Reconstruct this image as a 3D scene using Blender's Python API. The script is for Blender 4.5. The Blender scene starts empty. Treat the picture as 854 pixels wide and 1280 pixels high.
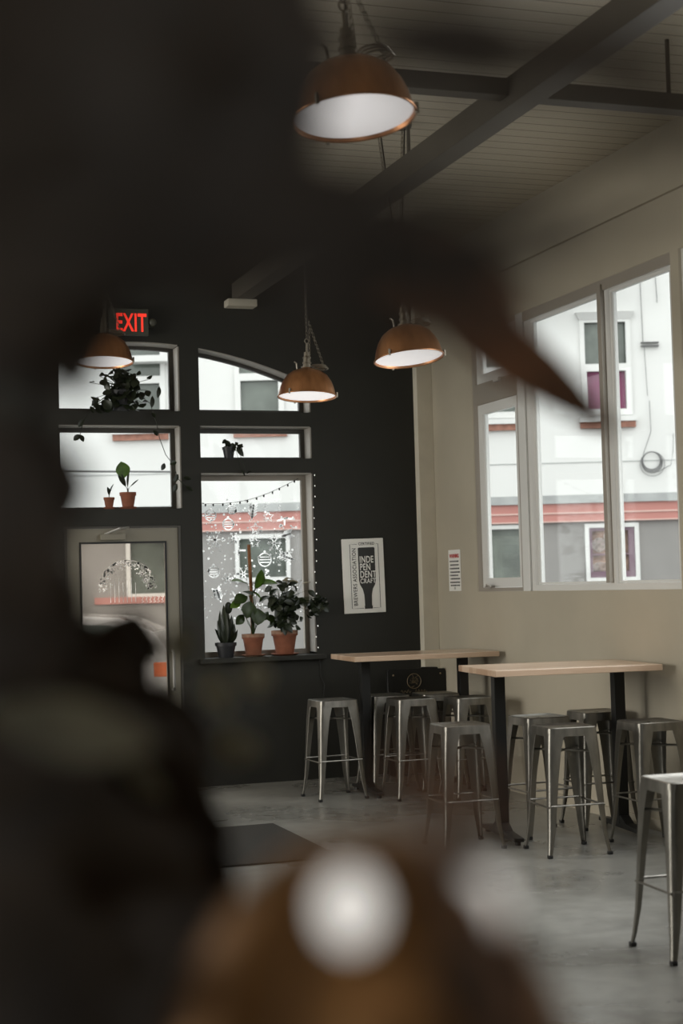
import bpy, bmesh, math, random
from mathutils import Vector, Matrix
PI = math.pi
C = bpy.context.scene.collection
scene = bpy.context.scene
YAW = 0.32956
FW = Vector((0.32329012, 0.94515102, 0.04661593)); RT = Vector((0.94624206, -0.32233325, -0.02696737)); UP = Vector((0.01046237, -0.05282824, 0.9985488))

# ---------------------------------------------------------------- camera, world, light, exposure
cam_d = bpy.data.cameras.new('camera'); cam = bpy.data.objects.new('camera', cam_d); C.objects.link(cam)
cam_d.sensor_fit = 'VERTICAL'; cam_d.sensor_height = 36.0; cam_d.sensor_width = 24.0
cam_d.lens = 36.0 * 1950 / 1280; cam_d.clip_start = 0.05; cam_d.clip_end = 300
cam_d.dof.use_dof = True; cam_d.dof.focus_distance = 11.3; cam_d.dof.aperture_fstop = 2.6
mw = Matrix((RT, UP, -FW)).transposed().to_4x4(); mw.translation = Vector((0, 0, 1.615)); cam.matrix_world = mw
scene.camera = cam

w = bpy.data.worlds.new('overcast'); scene.world = w; w.use_nodes = True
bg = w.node_tree.nodes['Background']; bg.inputs[0].default_value = (0.97, 0.99, 0.99, 1); bg.inputs[1].default_value = 2.6
scene.view_settings.view_transform = 'Standard'; scene.view_settings.look = 'None'
scene.view_settings.exposure = 0.0; scene.view_settings.gamma = 1.0; scene.view_settings.use_curve_mapping = False

def area(name, loc, direction, sx, sy, energy, color=(1, 1, 1), portal=False):
    l = bpy.data.lights.new(name, 'AREA'); l.shape = 'RECTANGLE'; l.size = sx; l.size_y = sy; l.energy = energy; l.color = color
    if portal: l.cycles.is_portal = True
    o = bpy.data.objects.new(name, l); C.objects.link(o); o.location = loc
    o.rotation_euler = Vector(direction).to_track_quat('-Z', 'Y').to_euler(); return o
# added fill lamps set at the wall openings, on top of the sky light
area('fill_west_opening', (-4.9, 9.6, 2.0), (1, 0.0, -0.3), 4.4, 2.2, 270, (1.0, 0.95, 0.85))  # added to brighten the east wall; the side opening is unseen
area('fill_near_window', (5.32, 6.6, 2.7), (-1, 0, -0.8), 3.2, 2.0, 85, (0.97, 0.99, 1.0))  # added to brighten the near floor

# ---------------------------------------------------------------- materials
def mat(name, col, rough=0.6, metal=0.0, var=0.0, scale=6.0, bump=0.0, coat=0.0, emit=None, trans=0.0, spec=0.5, stretch=None, sss=0):
    m = bpy.data.materials.new(name); m.use_nodes = True; nt = m.node_tree; b = nt.nodes['Principled BSDF']
    b.inputs['Base Color'].default_value = (*col, 1); b.inputs['Roughness'].default_value = rough; b.inputs['Metallic'].default_value = metal
    b.inputs['Coat Weight'].default_value = coat; b.inputs['Transmission Weight'].default_value = trans
    b.inputs['Specular IOR Level'].default_value = spec
    if emit: b.inputs['Emission Color'].default_value = (*emit[:3], 1); b.inputs['Emission Strength'].default_value = emit[3]
    if var or bump:
        tc = nt.nodes.new('ShaderNodeTexCoord'); mp = nt.nodes.new('ShaderNodeMapping'); n = nt.nodes.new('ShaderNodeTexNoise')
        n.inputs['Scale'].default_value = scale; n.inputs['Detail'].default_value = 6
        if stretch: mp.inputs['Scale'].default_value = stretch
        nt.links.new(tc.outputs['Object'], mp.inputs[0]); nt.links.new(mp.outputs[0], n.inputs['Vector'])
        if var:
            r = nt.nodes.new('ShaderNodeValToRGB'); r.color_ramp.elements[0].position = 0.3; r.color_ramp.elements[1].position = 0.7
            r.color_ramp.elements[0].color = (*[c * (1 - var) for c in col], 1); r.color_ramp.elements[1].color = (*[min(1, c * (1 + var)) for c in col], 1)
            nt.links.new(n.outputs['Fac'], r.inputs[0]); nt.links.new(r.outputs[0], b.inputs['Base Color'])
        if bump:
            bp = nt.nodes.new('ShaderNodeBump'); bp.inputs['Strength'].default_value = bump; bp.inputs['Distance'].default_value = 0.01
            nt.links.new(n.outputs['Fac'], bp.inputs['Height']); nt.links.new(bp.outputs[0], b.inputs['Normal'])
    return m
M = {}
M['dark_wall'] = mat('dark_wall_paint', (0.016, 0.016, 0.0125), 0.75, var=0.12, scale=3, bump=0.05)
M['pale_wall'] = mat('pale_wall_paint', (0.42, 0.38, 0.30), 0.8, var=0.05, scale=2, bump=0.04)
M['brown_wall'] = mat('dark_olive_wall_paint', (0.10, 0.092, 0.075), 0.8)
M['pilaster'] = mat('pilaster_paint', (0.62, 0.58, 0.48), 0.7, var=0.06, scale=5)
M['white_frame'] = mat('white_window_paint', (0.66, 0.66, 0.64), 0.5)
M['beige_frame'] = mat('beige_window_paint', (0.30, 0.27, 0.23), 0.55)
M['dark_frame'] = mat('dark_window_frame', (0.05, 0.046, 0.038), 0.5)
M['reveal'] = mat('reveal_paint', (0.32, 0.30, 0.27), 0.6)
M['door'] = mat('door_aluminium_paint', (0.20, 0.185, 0.145), 0.5)
M['black'] = mat('black_rubber', (0.012, 0.012, 0.012), 0.6)
M['black_metal'] = mat('black_powder_coated_steel', (0.014, 0.014, 0.013), 0.45, 0.3)
M['steel'] = mat('brushed_gunmetal_steel', (0.24, 0.23, 0.205), 0.38, 0.95, var=0.22, scale=22, stretch=(1, 1, 0.25))
M['copper'] = mat('brushed_copper', (0.50, 0.245, 0.12), 0.33, 0.95, var=0.12, scale=30, stretch=(1, 1, 0.06))
M['lamp_white'] = mat('white_enamel', (0.8, 0.79, 0.76), 0.4)
M['diffuser'] = mat('lit_diffuser', (0.7, 0.7, 0.68), 0.5, emit=(1.0, 0.96, 0.95, 0.72))
M['chain'] = mat('zinc_chain', (0.30, 0.27, 0.22), 0.4, 0.9)
M['beam'] = mat('painted_beam', (0.10, 0.09, 0.073), 0.6, var=0.1, scale=4)
M['terracotta'] = mat('terracotta', (0.21, 0.07, 0.035), 0.8, var=0.15, scale=20)
M['rim_clay'] = mat('weathered_clay_rim', (0.26, 0.15, 0.10), 0.85, var=0.2, scale=40)
M['dark_pot'] = mat('dark_glazed_pot', (0.016, 0.017, 0.02), 0.5)
M['soil'] = mat('soil', (0.03, 0.02, 0.013), 0.95, var=0.4, scale=60)
M['stake'] = mat('coir_stake', (0.22, 0.09, 0.035), 0.9, var=0.4, scale=90, bump=0.5)
M['pale'] = mat('pale_petals', (0.85, 0.80, 0.73), 0.5, sss=0)
M['poster'] = mat('white_sign_panel', (0.82, 0.81, 0.77), 0.55)
M['ink'] = mat('dark_ink', (0.02, 0.02, 0.018), 0.6)
M['red_ink'] = mat('red_ink', (0.45, 0.02, 0.02), 0.6)
M['gold_ink'] = mat('gold_ink', (0.16, 0.12, 0.07), 0.6)
M['grey_ink'] = mat('pale_grey_lettering', (0.40, 0.38, 0.33), 0.6)
M['exit_red'] = mat('exit_letters', (0.6, 0.02, 0.01), 0.5, emit=(1.0, 0.045, 0.025, 1.05))
M['exit_case'] = mat('exit_housing', (0.06, 0.062, 0.048), 0.5)
pass
M['bulb'] = mat('fairy_bulb', (0.9, 0.9, 0.9), 0.3, emit=(1.0, 0.97, 0.9, 0.7))
M['stucco'] = mat('white_stucco', (0.62, 0.62, 0.605), 0.9, var=0.035, scale=0.7)
M['stucco_grey'] = mat('grey_stucco', (0.25, 0.24, 0.23), 0.9, var=0.06, scale=1.2)
M['flashing'] = mat('lead_flashing', (0.33, 0.34, 0.335), 0.7, var=0.18, scale=2.5)
M['red_band'] = mat('red_painted_band', (0.42, 0.19, 0.165), 0.8, var=0.05, scale=2)
M['pink_line'] = mat('pale_band_line', (0.55, 0.38, 0.34), 0.8)
M['brick'] = mat('brick_sill', (0.27, 0.13, 0.095), 0.9, var=0.25, scale=9)
M['dark_glass'] = mat('grey_green_house_glass', (0.10, 0.115, 0.10), 0.12, var=0.45, scale=1.6)
M['purple'] = mat('purple_blind', (0.17, 0.025, 0.085), 0.5, var=0.15, scale=1.5)
M['purple_frame'] = mat('dark_purple_window_frame', (0.16, 0.10, 0.13), 0.6)
M['shop_inside'] = mat('shop_interior_display', (0.26, 0.17, 0.13), 0.7, var=0.6, scale=4)
M['cable'] = mat('grey_cable', (0.13, 0.13, 0.13), 0.7)
M['asphalt'] = mat('asphalt', (0.26, 0.26, 0.26), 0.9, var=0.15, scale=3)
M['paving'] = mat('paving', (0.48, 0.48, 0.47), 0.9, var=0.1, scale=2)
M['car_paint'] = mat('silver_white_car_paint', (0.62, 0.62, 0.63), 0.25, 0.1, coat=0.6)
M['car_glass'] = mat('green_tinted_car_glass', (0.055, 0.085, 0.075), 0.06)
M['tail'] = mat('orange_tail_lamp', (0.75, 0.17, 0.05), 0.3)
M['plate_metal'] = mat('stainless', (0.6, 0.6, 0.6), 0.3, 0.9)
M['mat_rubber'] = mat('dark_entrance_mat', (0.018, 0.0165, 0.014), 0.9, var=0.15, scale=80, bump=0.3)
M['dark_wood'] = mat('dark_stained_wood', (0.04, 0.025, 0.015), 0.5, var=0.3, scale=6, stretch=(1, 8, 8))
M['brown_glaze'] = mat('glossy_brown_glaze', (0.17, 0.075, 0.022), 0.22, 0.0, var=0.3, scale=8, coat=0.8)

def leafmat(name, col, rough=0.4, tr=0.5):
    m = bpy.data.materials.new(name); m.use_nodes = True; nt = m.node_tree; b = nt.nodes['Principled BSDF']
    tc = nt.nodes.new('ShaderNodeTexCoord'); n = nt.nodes.new('ShaderNodeTexNoise'); n.inputs['Scale'].default_value = 14
    r = nt.nodes.new('ShaderNodeValToRGB'); r.color_ramp.elements[0].position = 0.3; r.color_ramp.elements[1].position = 0.75
    r.color_ramp.elements[0].color = (*[c * 0.6 for c in col], 1); r.color_ramp.elements[1].color = (*[c * 1.4 for c in col], 1)
    nt.links.new(tc.outputs['Object'], n.inputs['Vector']); nt.links.new(n.outputs['Fac'], r.inputs[0]); nt.links.new(r.outputs[0], b.inputs['Base Color'])
    b.inputs['Roughness'].default_value = rough
    t = nt.nodes.new('ShaderNodeBsdfTranslucent'); nt.links.new(r.outputs[0], t.inputs[0])
    mx = nt.nodes.new('ShaderNodeMixShader'); mx.inputs[0].default_value = tr
    nt.links.new(b.outputs[0], mx.inputs[1]); nt.links.new(t.outputs[0], mx.inputs[2]); nt.links.new(mx.outputs[0], nt.nodes['Material Output'].inputs[0])
    return m
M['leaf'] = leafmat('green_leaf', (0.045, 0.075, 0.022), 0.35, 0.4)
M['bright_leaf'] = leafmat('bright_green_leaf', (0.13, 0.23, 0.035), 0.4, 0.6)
M['dark_leaf'] = leafmat('dark_leaf', (0.018, 0.026, 0.012), 0.35, 0.25)
M['burgundy'] = leafmat('burgundy_leaf', (0.12, 0.085, 0.055), 0.5, 0.5)
M['brown_leaf'] = leafmat('dry_brown_leaf', (0.40, 0.25, 0.16), 0.6, 0.6)
M['sage'] = leafmat('sage_leaf', (0.42, 0.38, 0.27), 0.6, 0.5)

M['frost'] = leafmat('white_window_paint_marker', (0.97, 0.97, 0.97), 0.8, 0.95)
def glassmat(name, tint=(0.96, 0.97, 0.96), haze=0.0):
    m = bpy.data.materials.new(name); m.use_nodes = True; nt = m.node_tree; nt.nodes.clear()
    out = nt.nodes.new('ShaderNodeOutputMaterial'); t = nt.nodes.new('ShaderNodeBsdfTransparent'); t.inputs[0].default_value = (*tint, 1)
    g = nt.nodes.new('ShaderNodeBsdfGlossy'); g.inputs['Roughness'].default_value = 0.03; lw = nt.nodes.new('ShaderNodeLayerWeight'); lw.inputs[0].default_value = 0.5; pw = nt.nodes.new('ShaderNodeMath'); pw.operation = 'POWER'; pw.inputs[1].default_value = 5; nt.links.new(lw.outputs['Facing'], pw.inputs[0]); f = nt.nodes.new('ShaderNodeMath'); f.operation = 'MULTIPLY_ADD'; f.inputs[1].default_value = 0.5; f.inputs[2].default_value = 0.008; nt.links.new(pw.outputs[0], f.inputs[0])
    mx = nt.nodes.new('ShaderNodeMixShader'); nt.links.new(f.outputs[0], mx.inputs[0]); nt.links.new(t.outputs[0], mx.inputs[1]); nt.links.new(g.outputs[0], mx.inputs[2])
    last = mx
    if haze:
        d = nt.nodes.new('ShaderNodeBsdfTranslucent'); d.inputs[0].default_value = (0.8, 0.8, 0.78, 1)
        m2 = nt.nodes.new('ShaderNodeMixShader'); m2.inputs[0].default_value = haze
        nt.links.new(mx.outputs[0], m2.inputs[1]); nt.links.new(d.outputs[0], m2.inputs[2]); last = m2
    nt.links.new(last.outputs[0], out.inputs[0]); return m
M['glass'] = glassmat('window_glass'); M['hazy_glass'] = glassmat('hazy_door_glass', (0.88, 0.83, 0.77), 0.03)

def floor_mat():
    m = bpy.data.materials.new('polished_concrete'); m.use_nodes = True; nt = m.node_tree; b = nt.nodes['Principled BSDF']
    tc = nt.nodes.new('ShaderNodeTexCoord')
    def noise(s, d, st=(1, 1, 1)):
        mp = nt.nodes.new('ShaderNodeMapping'); mp.inputs['Scale'].default_value = st; n = nt.nodes.new('ShaderNodeTexNoise')
        n.inputs['Scale'].default_value = s; n.inputs['Detail'].default_value = d
        nt.links.new(tc.outputs['Object'], mp.inputs[0]); nt.links.new(mp.outputs[0], n.inputs['Vector']); return n
    n1 = noise(1.1, 8); n2 = noise(9, 8); mx = nt.nodes.new('ShaderNodeMix'); mx.data_type = 'FLOAT'; mx.inputs[0].default_value = 0.4
    nt.links.new(n1.outputs['Fac'], mx.inputs[2]); nt.links.new(n2.outputs['Fac'], mx.inputs[3])
    r = nt.nodes.new('ShaderNodeValToRGB'); r.color_ramp.elements[0].position = 0.35; r.color_ramp.elements[1].position = 0.65
    r.color_ramp.elements[0].color = (0.15, 0.15, 0.14, 1); r.color_ramp.elements[1].color = (0.30, 0.30, 0.28, 1)
    nt.links.new(mx.outputs[0], r.inputs[0]); nt.links.new(r.outputs[0], b.inputs['Base Color'])
    r2 = nt.nodes.new('ShaderNodeMapRange'); r2.inputs['From Min'].default_value = 0.3; r2.inputs['From Max'].default_value = 0.7; r2.inputs['To Min'].default_value = 0.20; r2.inputs['To Max'].default_value = 0.40
    nt.links.new(n1.outputs['Fac'], r2.inputs[0]); nt.links.new(r2.outputs[0], b.inputs['Roughness'])
    n3 = noise(5, 3); bp = nt.nodes.new('ShaderNodeBump'); bp.inputs['Strength'].default_value = 0.12; bp.inputs['Distance'].default_value = 0.02
    nt.links.new(n3.outputs['Fac'], bp.inputs['Height']); nt.links.new(bp.outputs[0], b.inputs['Normal'])
    return m
def board_mat(name, col, axis, pitch, groove):
    m = bpy.data.materials.new(name); m.use_nodes = True; nt = m.node_tree; b = nt.nodes['Principled BSDF']; b.inputs['Roughness'].default_value = 0.7
    tc = nt.nodes.new('ShaderNodeTexCoord'); s = nt.nodes.new('ShaderNodeSeparateXYZ'); nt.links.new(tc.outputs['Object'], s.inputs[0])
    a = nt.nodes.new('ShaderNodeMath'); a.operation = 'DIVIDE'; a.inputs[1].default_value = pitch; nt.links.new(s.outputs[axis], a.inputs[0])
    f = nt.nodes.new('ShaderNodeMath'); f.operation = 'FRACT'; nt.links.new(a.outputs[0], f.inputs[0])
    l = nt.nodes.new('ShaderNodeMath'); l.operation = 'LESS_THAN'; l.inputs[1].default_value = groove; nt.links.new(f.outputs[0], l.inputs[0])
    mx = nt.nodes.new('ShaderNodeMix'); mx.data_type = 'RGBA'; nt.links.new(l.outputs[0], mx.inputs[0])
    mx.inputs[6].default_value = (*col, 1); mx.inputs[7].default_value = (*[c * 0.3 for c in col], 1); nt.links.new(mx.outputs[2], b.inputs['Base Color'])
    return m
def butcher_mat():
    m = bpy.data.materials.new('laminated_pale_wood'); m.use_nodes = True; nt = m.node_tree; b = nt.nodes['Principled BSDF']; b.inputs['Roughness'].default_value = 0.28
    b.inputs['Coat Weight'].default_value = 0.5; b.inputs['Coat Roughness'].default_value = 0.2
    tc = nt.nodes.new('ShaderNodeTexCoord'); s = nt.nodes.new('ShaderNodeSeparateXYZ'); nt.links.new(tc.outputs['Object'], s.inputs[0])
    a = nt.nodes.new('ShaderNodeMath'); a.operation = 'DIVIDE'; a.inputs[1].default_value = 0.075; nt.links.new(s.outputs[1], a.inputs[0])
    f = nt.nodes.new('ShaderNodeMath'); f.operation = 'FLOOR'; nt.links.new(a.outputs[0], f.inputs[0])
    wn = nt.nodes.new('ShaderNodeTexWhiteNoise'); wn.noise_dimensions = '1D'; nt.links.new(f.outputs[0], wn.inputs['W'])
    mp = nt.nodes.new('ShaderNodeMapping'); mp.inputs['Scale'].default_value = (2, 30, 30); n = nt.nodes.new('ShaderNodeTexNoise'); n.inputs['Scale'].default_value = 3
    nt.links.new(tc.outputs['Object'], mp.inputs[0]); nt.links.new(mp.outputs[0], n.inputs['Vector'])
    ad = nt.nodes.new('ShaderNodeMix'); ad.data_type = 'FLOAT'; ad.inputs[0].default_value = 0.35; nt.links.new(wn.outputs['Value'], ad.inputs[2]); nt.links.new(n.outputs['Fac'], ad.inputs[3])
    r = nt.nodes.new('ShaderNodeValToRGB'); r.color_ramp.elements[0].color = (0.42, 0.25, 0.15, 1); r.color_ramp.elements[1].color = (0.72, 0.57, 0.43, 1)
    nt.links.new(ad.outputs[0], r.inputs[0]); nt.links.new(r.outputs[0], b.inputs['Base Color'])
    return m
M['floor'] = floor_mat(); M['ceiling'] = board_mat('painted_ceiling_boards', (0.60, 0.54, 0.43), 1, 0.135, 0.07); M['wood'] = butcher_mat()

# ---------------------------------------------------------------- mesh helpers
class MB:
    def __init__(s): s.v = []; s.f = []
    def add(s, vs, fs):
        o = len(s.v); s.v += [tuple(v) for v in vs]; s.f += [tuple(i + o for i in f) for f in fs]; return s
    def box(s, x0, x1, y0, y1, z0, z1):
        return s.add([(x0, y0, z0), (x1, y0, z0), (x1, y1, z0), (x0, y1, z0), (x0, y0, z1), (x1, y0, z1), (x1, y1, z1), (x0, y1, z1)],
                     [(0, 3, 2, 1), (4, 5, 6, 7), (0, 1, 5, 4), (1, 2, 6, 5), (2, 3, 7, 6), (3, 0, 4, 7)])
    def tube(s, pts, r, n=8, caps=True):
        pts = [Vector(p) for p in pts]; rs = r if isinstance(r, (list, tuple)) else [r] * len(pts); rings = []
        for i, p in enumerate(pts):
            t = (pts[min(i + 1, len(pts) - 1)] - pts[max(i - 1, 0)]).normalized()
            a = t.cross(Vector((0, 0, 1)) if abs(t.z) < 0.9 else Vector((1, 0, 0))).normalized(); b = t.cross(a)
            rings.append([p + (a * math.cos(2 * PI * k / n) + b * math.sin(2 * PI * k / n)) * rs[i] for k in range(n)])
        vs = [v for rg in rings for v in rg]; fs = []
        for i in range(len(pts) - 1):
            for k in range(n): fs.append((i * n + k, i * n + (k + 1) % n, (i + 1) * n + (k + 1) % n, (i + 1) * n + k))
        if caps: fs.append(tuple(range(n))[::-1]); fs.append(tuple((len(pts) - 1) * n + k for k in range(n)))
        return s.add(vs, fs)
    def lathe(s, prof, c=(0, 0, 0), n=40, close=False):
        vs = []; fs = []; m = len(prof)
        for k in range(n):
            a = 2 * PI * k / n
            for r, z in prof: vs.append((c[0] + r * math.cos(a), c[1] + r * math.sin(a), c[2] + z))
        for k in range(n):
            for i in range(m - 1 + (1 if close else 0)):
                j = (i + 1) % m; k2 = (k + 1) % n; fs.append((k * m + i, k2 * m + i, k2 * m + j, k * m + j))
        return s.add(vs, fs)
    def torus(s, c, R, r, axis='z', n=20, m=8, sc=(1, 1)):
        vs = []; fs = []
        for i in range(n):
            a = 2 * PI * i / n
            for j in range(m):
                b = 2 * PI * j / m; u = (R + r * math.cos(b)) * math.cos(a) * sc[0]; v = (R + r * math.cos(b)) * math.sin(a) * sc[1]; q = r * math.sin(b)
                p = {'z': (u, v, q), 'y': (u, q, v), 'x': (q, u, v)}[axis]; vs.append((c[0] + p[0], c[1] + p[1], c[2] + p[2]))
        for i in range(n):
            for j in range(m): fs.append((i * m + j, ((i + 1) % n) * m + j, ((i + 1) % n) * m + (j + 1) % m, i * m + (j + 1) % m))
        return s.add(vs, fs)
    def ball(s, c, r, n=10, m=7, sc=(1, 1, 1)):
        prof = [(r * math.sin(PI * i / m) + 1e-5, -r * math.cos(PI * i / m)) for i in range(m + 1)]; o = len(s.v); s.lathe(prof, (0, 0, 0), n)
        for i in range(o, len(s.v)): v = s.v[i]; s.v[i] = (v[0] * sc[0] + c[0], v[1] * sc[1] + c[1], v[2] * sc[2] + c[2])
        return s
    def leaf(s, base, tip, width, nrm=(0, 0, 1), bend=0.12, fold=0.15, shape=1.0, th=0.0006, nl=8):
        base = Vector(base); tip = Vector(tip); d = tip - base; L = d.length; t = d.normalized(); nr = Vector(nrm)
        sd = t.cross(nr); sd = sd.normalized() if sd.length > 1e-4 else t.orthogonal().normalized(); up = sd.cross(t).normalized()
        vs = []; fs = []
        for sgn in (1, -1):
            for i in range(nl + 1):
                q = i / nl; wd = width * 0.5 * (math.sin(PI * (q ** shape)) ** 0.8 if 0 < q < 1 else 0.02)
                cpt = base + t * L * q + up * (bend * L * 4 * q * (1 - q)) + up * th * sgn
                for k in (-1, -0.5, 0, 0.5, 1): vs.append(cpt + sd * wd * k + up * (fold * wd * abs(k)))
        N = (nl + 1) * 5
        for i in range(nl):
            for k in range(4):
                a = i * 5 + k; fs.append((a, a + 1, a + 6, a + 5)); fs.append((N + a, N + a + 5, N + a + 6, N + a + 1))
            fs.append((i * 5, i * 5 + 5, N + i * 5 + 5, N + i * 5)); fs.append((i * 5 + 4, N + i * 5 + 4, N + i * 5 + 9, i * 5 + 9))
        return s.add(vs, fs)
    def stroke(s, pts, wd, y0, y1):
        """flat ribbon in the local XZ plane between depths y0, y1"""
        P = [Vector((p[0], p[1])) for p in pts]; L = []; R = []
        for i, p in enumerate(P):
            t = P[min(i + 1, len(P) - 1)] - P[max(i - 1, 0)]; t = t.normalized() if t.length > 0 else Vector((1, 0)); nn = Vector((-t.y, t.x)) * wd / 2; L.append(p + nn); R.append(p - nn)
        poly = L + R[::-1]; n = len(P)
        for i in range(n - 1):
            a, b, c, d = L[i], L[i + 1], R[i + 1], R[i]
            s.add([(q.x, y, q.y) for y in (y0, y1) for q in (a, b, c, d)], [(0, 1, 2, 3), (7, 6, 5, 4), (0, 4, 5, 1), (1, 5, 6, 2), (2, 6, 7, 3), (3, 7, 4, 0)])
        return s
    def disc(s, x, z, r, y0, y1, n=8):
        vs = [(x + r * math.cos(2 * PI * k / n), y, z + r * math.sin(2 * PI * k / n)) for y in (y0, y1) for k in range(n)]
        fs = [tuple(range(n)), tuple(range(2 * n - 1, n - 1, -1))] + [(k, n + k, n + (k + 1) % n, (k + 1) % n) for k in range(n)]
        return s.add(vs, fs)
    def build(s, name, m, parent=None, smooth=False, bevel=0.0, loc=None):
        me = bpy.data.meshes.new(name); me.from_pydata(s.v, [], s.f); me.validate(); me.update()
        bm = bmesh.new(); bm.from_mesh(me); bmesh.ops.recalc_face_normals(bm, faces=bm.faces); bm.to_mesh(me); bm.free()
        me.materials.append(m); o = bpy.data.objects.new(name, me); C.objects.link(o)
        if parent: o.parent = parent
        if loc: o.location = loc
        if smooth:
            for p in me.polygons: p.use_smooth = True
            me.set_sharp_from_angle(angle=math.radians(40))
        if bevel:
            b = o.modifiers.new('bevel', 'BEVEL'); b.width = bevel; b.segments = 2; b.limit_method = 'ANGLE'
        return o
def tag(o, label=None, cat=None, group=None, kind=None):
    if label: o['label'] = label
    if cat: o['category'] = cat
    if group: o['group'] = group
    if kind: o['kind'] = kind
    return o
def thing(name, label, cat, loc=(0, 0, 0), rz=0, group=None):
    o = bpy.data.objects.new(name, None); o.empty_display_size = 0.1; C.objects.link(o); o.location = loc; o.rotation_euler = (0, 0, rz); return tag(o, label, cat, group)
def struct(o): o['kind'] = 'structure'; return o
def copy_tree(o, parent=None):
    c = o.copy(); C.objects.link(c); c.parent = parent
    for ch in [k for k in C.objects if k.parent == o]: copy_tree(ch, c)
    return c
def plate(name, m, outer, holes, d0, d1, axis='y', parent=None):
    """wall plate with holes: polygons in (u,z), thickness from d0 to d1 along axis"""
    cu = bpy.data.curves.new(name, 'CURVE'); cu.dimensions = '2D'; cu.fill_mode = 'BOTH'; cu.extrude = abs(d1 - d0) / 2
    for poly in [outer] + holes:
        sp = cu.splines.new('POLY'); sp.points.add(len(poly) - 1); sp.use_cyclic_u = True
        for i, (a, b) in enumerate(poly): sp.points[i].co = (a, b, 0, 1)
    t = bpy.data.objects.new(name, cu); C.objects.link(t); dg = bpy.context.evaluated_depsgraph_get(); dg.update()
    me = bpy.data.meshes.new_from_object(t.evaluated_get(dg)); bpy.data.objects.remove(t); bpy.data.curves.remove(cu)
    mid = (d0 + d1) / 2
    for v in me.vertices:
        a, b, c = v.co; v.co = (a, mid + c, b) if axis == 'y' else (mid + c, a, b)
    bm = bmesh.new(); bm.from_mesh(me); bmesh.ops.remove_doubles(bm, verts=bm.verts, dist=1e-5); bmesh.ops.recalc_face_normals(bm, faces=bm.faces); bm.to_mesh(me); bm.free()
    me.name = name; me.materials.clear(); me.materials.append(m); o = bpy.data.objects.new(name, me); C.objects.link(o)
    if parent: o.parent = parent
    return o
def rect(a0, a1, z0, z1): return [(a0, z0), (a1, z0), (a1, z1), (a0, z1)]
def text(s, name, m, parent, size, loc, rot=(PI / 2, 0, 0), sx=1.0, bold=0.0, ext=0.0006, align='LEFT', space=1.0):
    cu = bpy.data.curves.new(name, 'FONT'); cu.body = s; cu.size = size; cu.extrude = ext; cu.offset = bold; cu.align_x = align; cu.space_character = space
    t = bpy.data.objects.new(name, cu); C.objects.link(t); dg = bpy.context.evaluated_depsgraph_get(); dg.update()
    me = bpy.data.meshes.new_from_object(t.evaluated_get(dg)); bpy.data.objects.remove(t); bpy.data.curves.remove(cu)
    me.materials.clear(); me.materials.append(m); o = bpy.data.objects.new(name, me); C.objects.link(o)
    me.transform(Matrix.LocRotScale(Vector(loc), Matrix.Rotation(0, 3, 'X').to_quaternion(), Vector((1, 1, 1))) @ (Matrix.Rotation(rot[2], 4, 'Z') @ Matrix.Rotation(rot[1], 4, 'Y') @ Matrix.Rotation(rot[0], 4, 'X')) @ Matrix.Diagonal((sx, 1, 1, 1)))
    if parent: o.parent = parent
    return o

# ---------------------------------------------------------------- room shell
H = 4.44; WX = 5.1; DY = 12.5; GY = 12.70
def arch(x): return 3.642 - 0.15 * max(0.0, x - 2.55) ** 2 - 0.10 * min(0.0, x - 2.55) ** 2
def archpoly(x0, x1, z0, d=0.0, n=10):
    return [(x0 + d, z0 + d), (x1 - d, z0 + d)] + [(x1 - d - (x1 - x0 - 2 * d) * i / n, arch(x1 - d - (x1 - x0 - 2 * d) * i / n) - d) for i in range(n + 1)]
struct(MB().box(-5.3, 5.5, -4.3, 12.82, -0.2, 0.0).build('floor', M['floor']))
struct(MB().box(-5.3, 5.5, -4.3, 12.82, H, H + 0.15).build('ceiling', M['ceiling']))
X0, X1, X2, X3 = 1.90, 2.90, 3.062, 4.028
holes = [archpoly(X0, X1, 3.074), rect(X0, X1, 2.276, 2.957), rect(1.925, 2.885, 0.0, 2.14), archpoly(X2, X3, 3.074), rect(X2, X3, 2.685, 2.957), rect(X2, X3, 1.03, 2.566)]
struct(plate('wall_north', M['dark_wall'], rect(-5.3, WX, -0.1, H), holes, DY, 12.82))
# lighter painted jambs on the right of each opening
for i, (x, z0, z1) in enumerate([(X1, 3.08, arch(X1) - 0.012), (X1, 2.28, 2.95), (X3, 3.08, arch(X3) - 0.012), (X3, 2.69, 2.95), (X3, 1.06, 2.56)]):
    struct(MB().box(x - 0.012, x, 12.512, 12.80, z0, z1).build('trim_%d' % (i + 1), M['reveal']))
for i, (x0, x1, z1) in enumerate([(X0, X1, 2.957), (X2, X3, 2.957), (X2, X3, 2.566)]):
    struct(MB().box(x0 + 0.005, x1 - 0.013, 12.506, 12.80, z1 - 0.008, z1).build('trim_%d' % (i + 6), M['reveal']))
for i, (x0, x1) in enumerate([(X0, X1), (X2, X3)]):
    b = MB(); n = 12
    for k in range(n):
        a = x0 + 0.004 + (x1 - x0 - 0.018) * k / n; c = x0 + 0.004 + (x1 - x0 - 0.018) * (k + 1) / n
        b.add([(a, 12.505, arch(a)), (c, 12.505, arch(c)), (c, 12.80, arch(c)), (a, 12.80, arch(a)), (a, 12.505, arch(a) - 0.01), (c, 12.505, arch(c) - 0.01), (c, 12.80, arch(c) - 0.01), (a, 12.80, arch(a) - 0.01)],
              [(0, 1, 2, 3), (7, 6, 5, 4), (0, 4, 5, 1), (1, 5, 6, 2), (2, 6, 7, 3), (3, 7, 4, 0)])
    struct(b.build('trim_%d' % (i + 9), M['reveal']))
struct(MB().box(3.02, 4.09, 12.435, 12.80, 1.0, 1.04).build('trim_11', M['dark_wall'], bevel=0.004))
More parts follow.
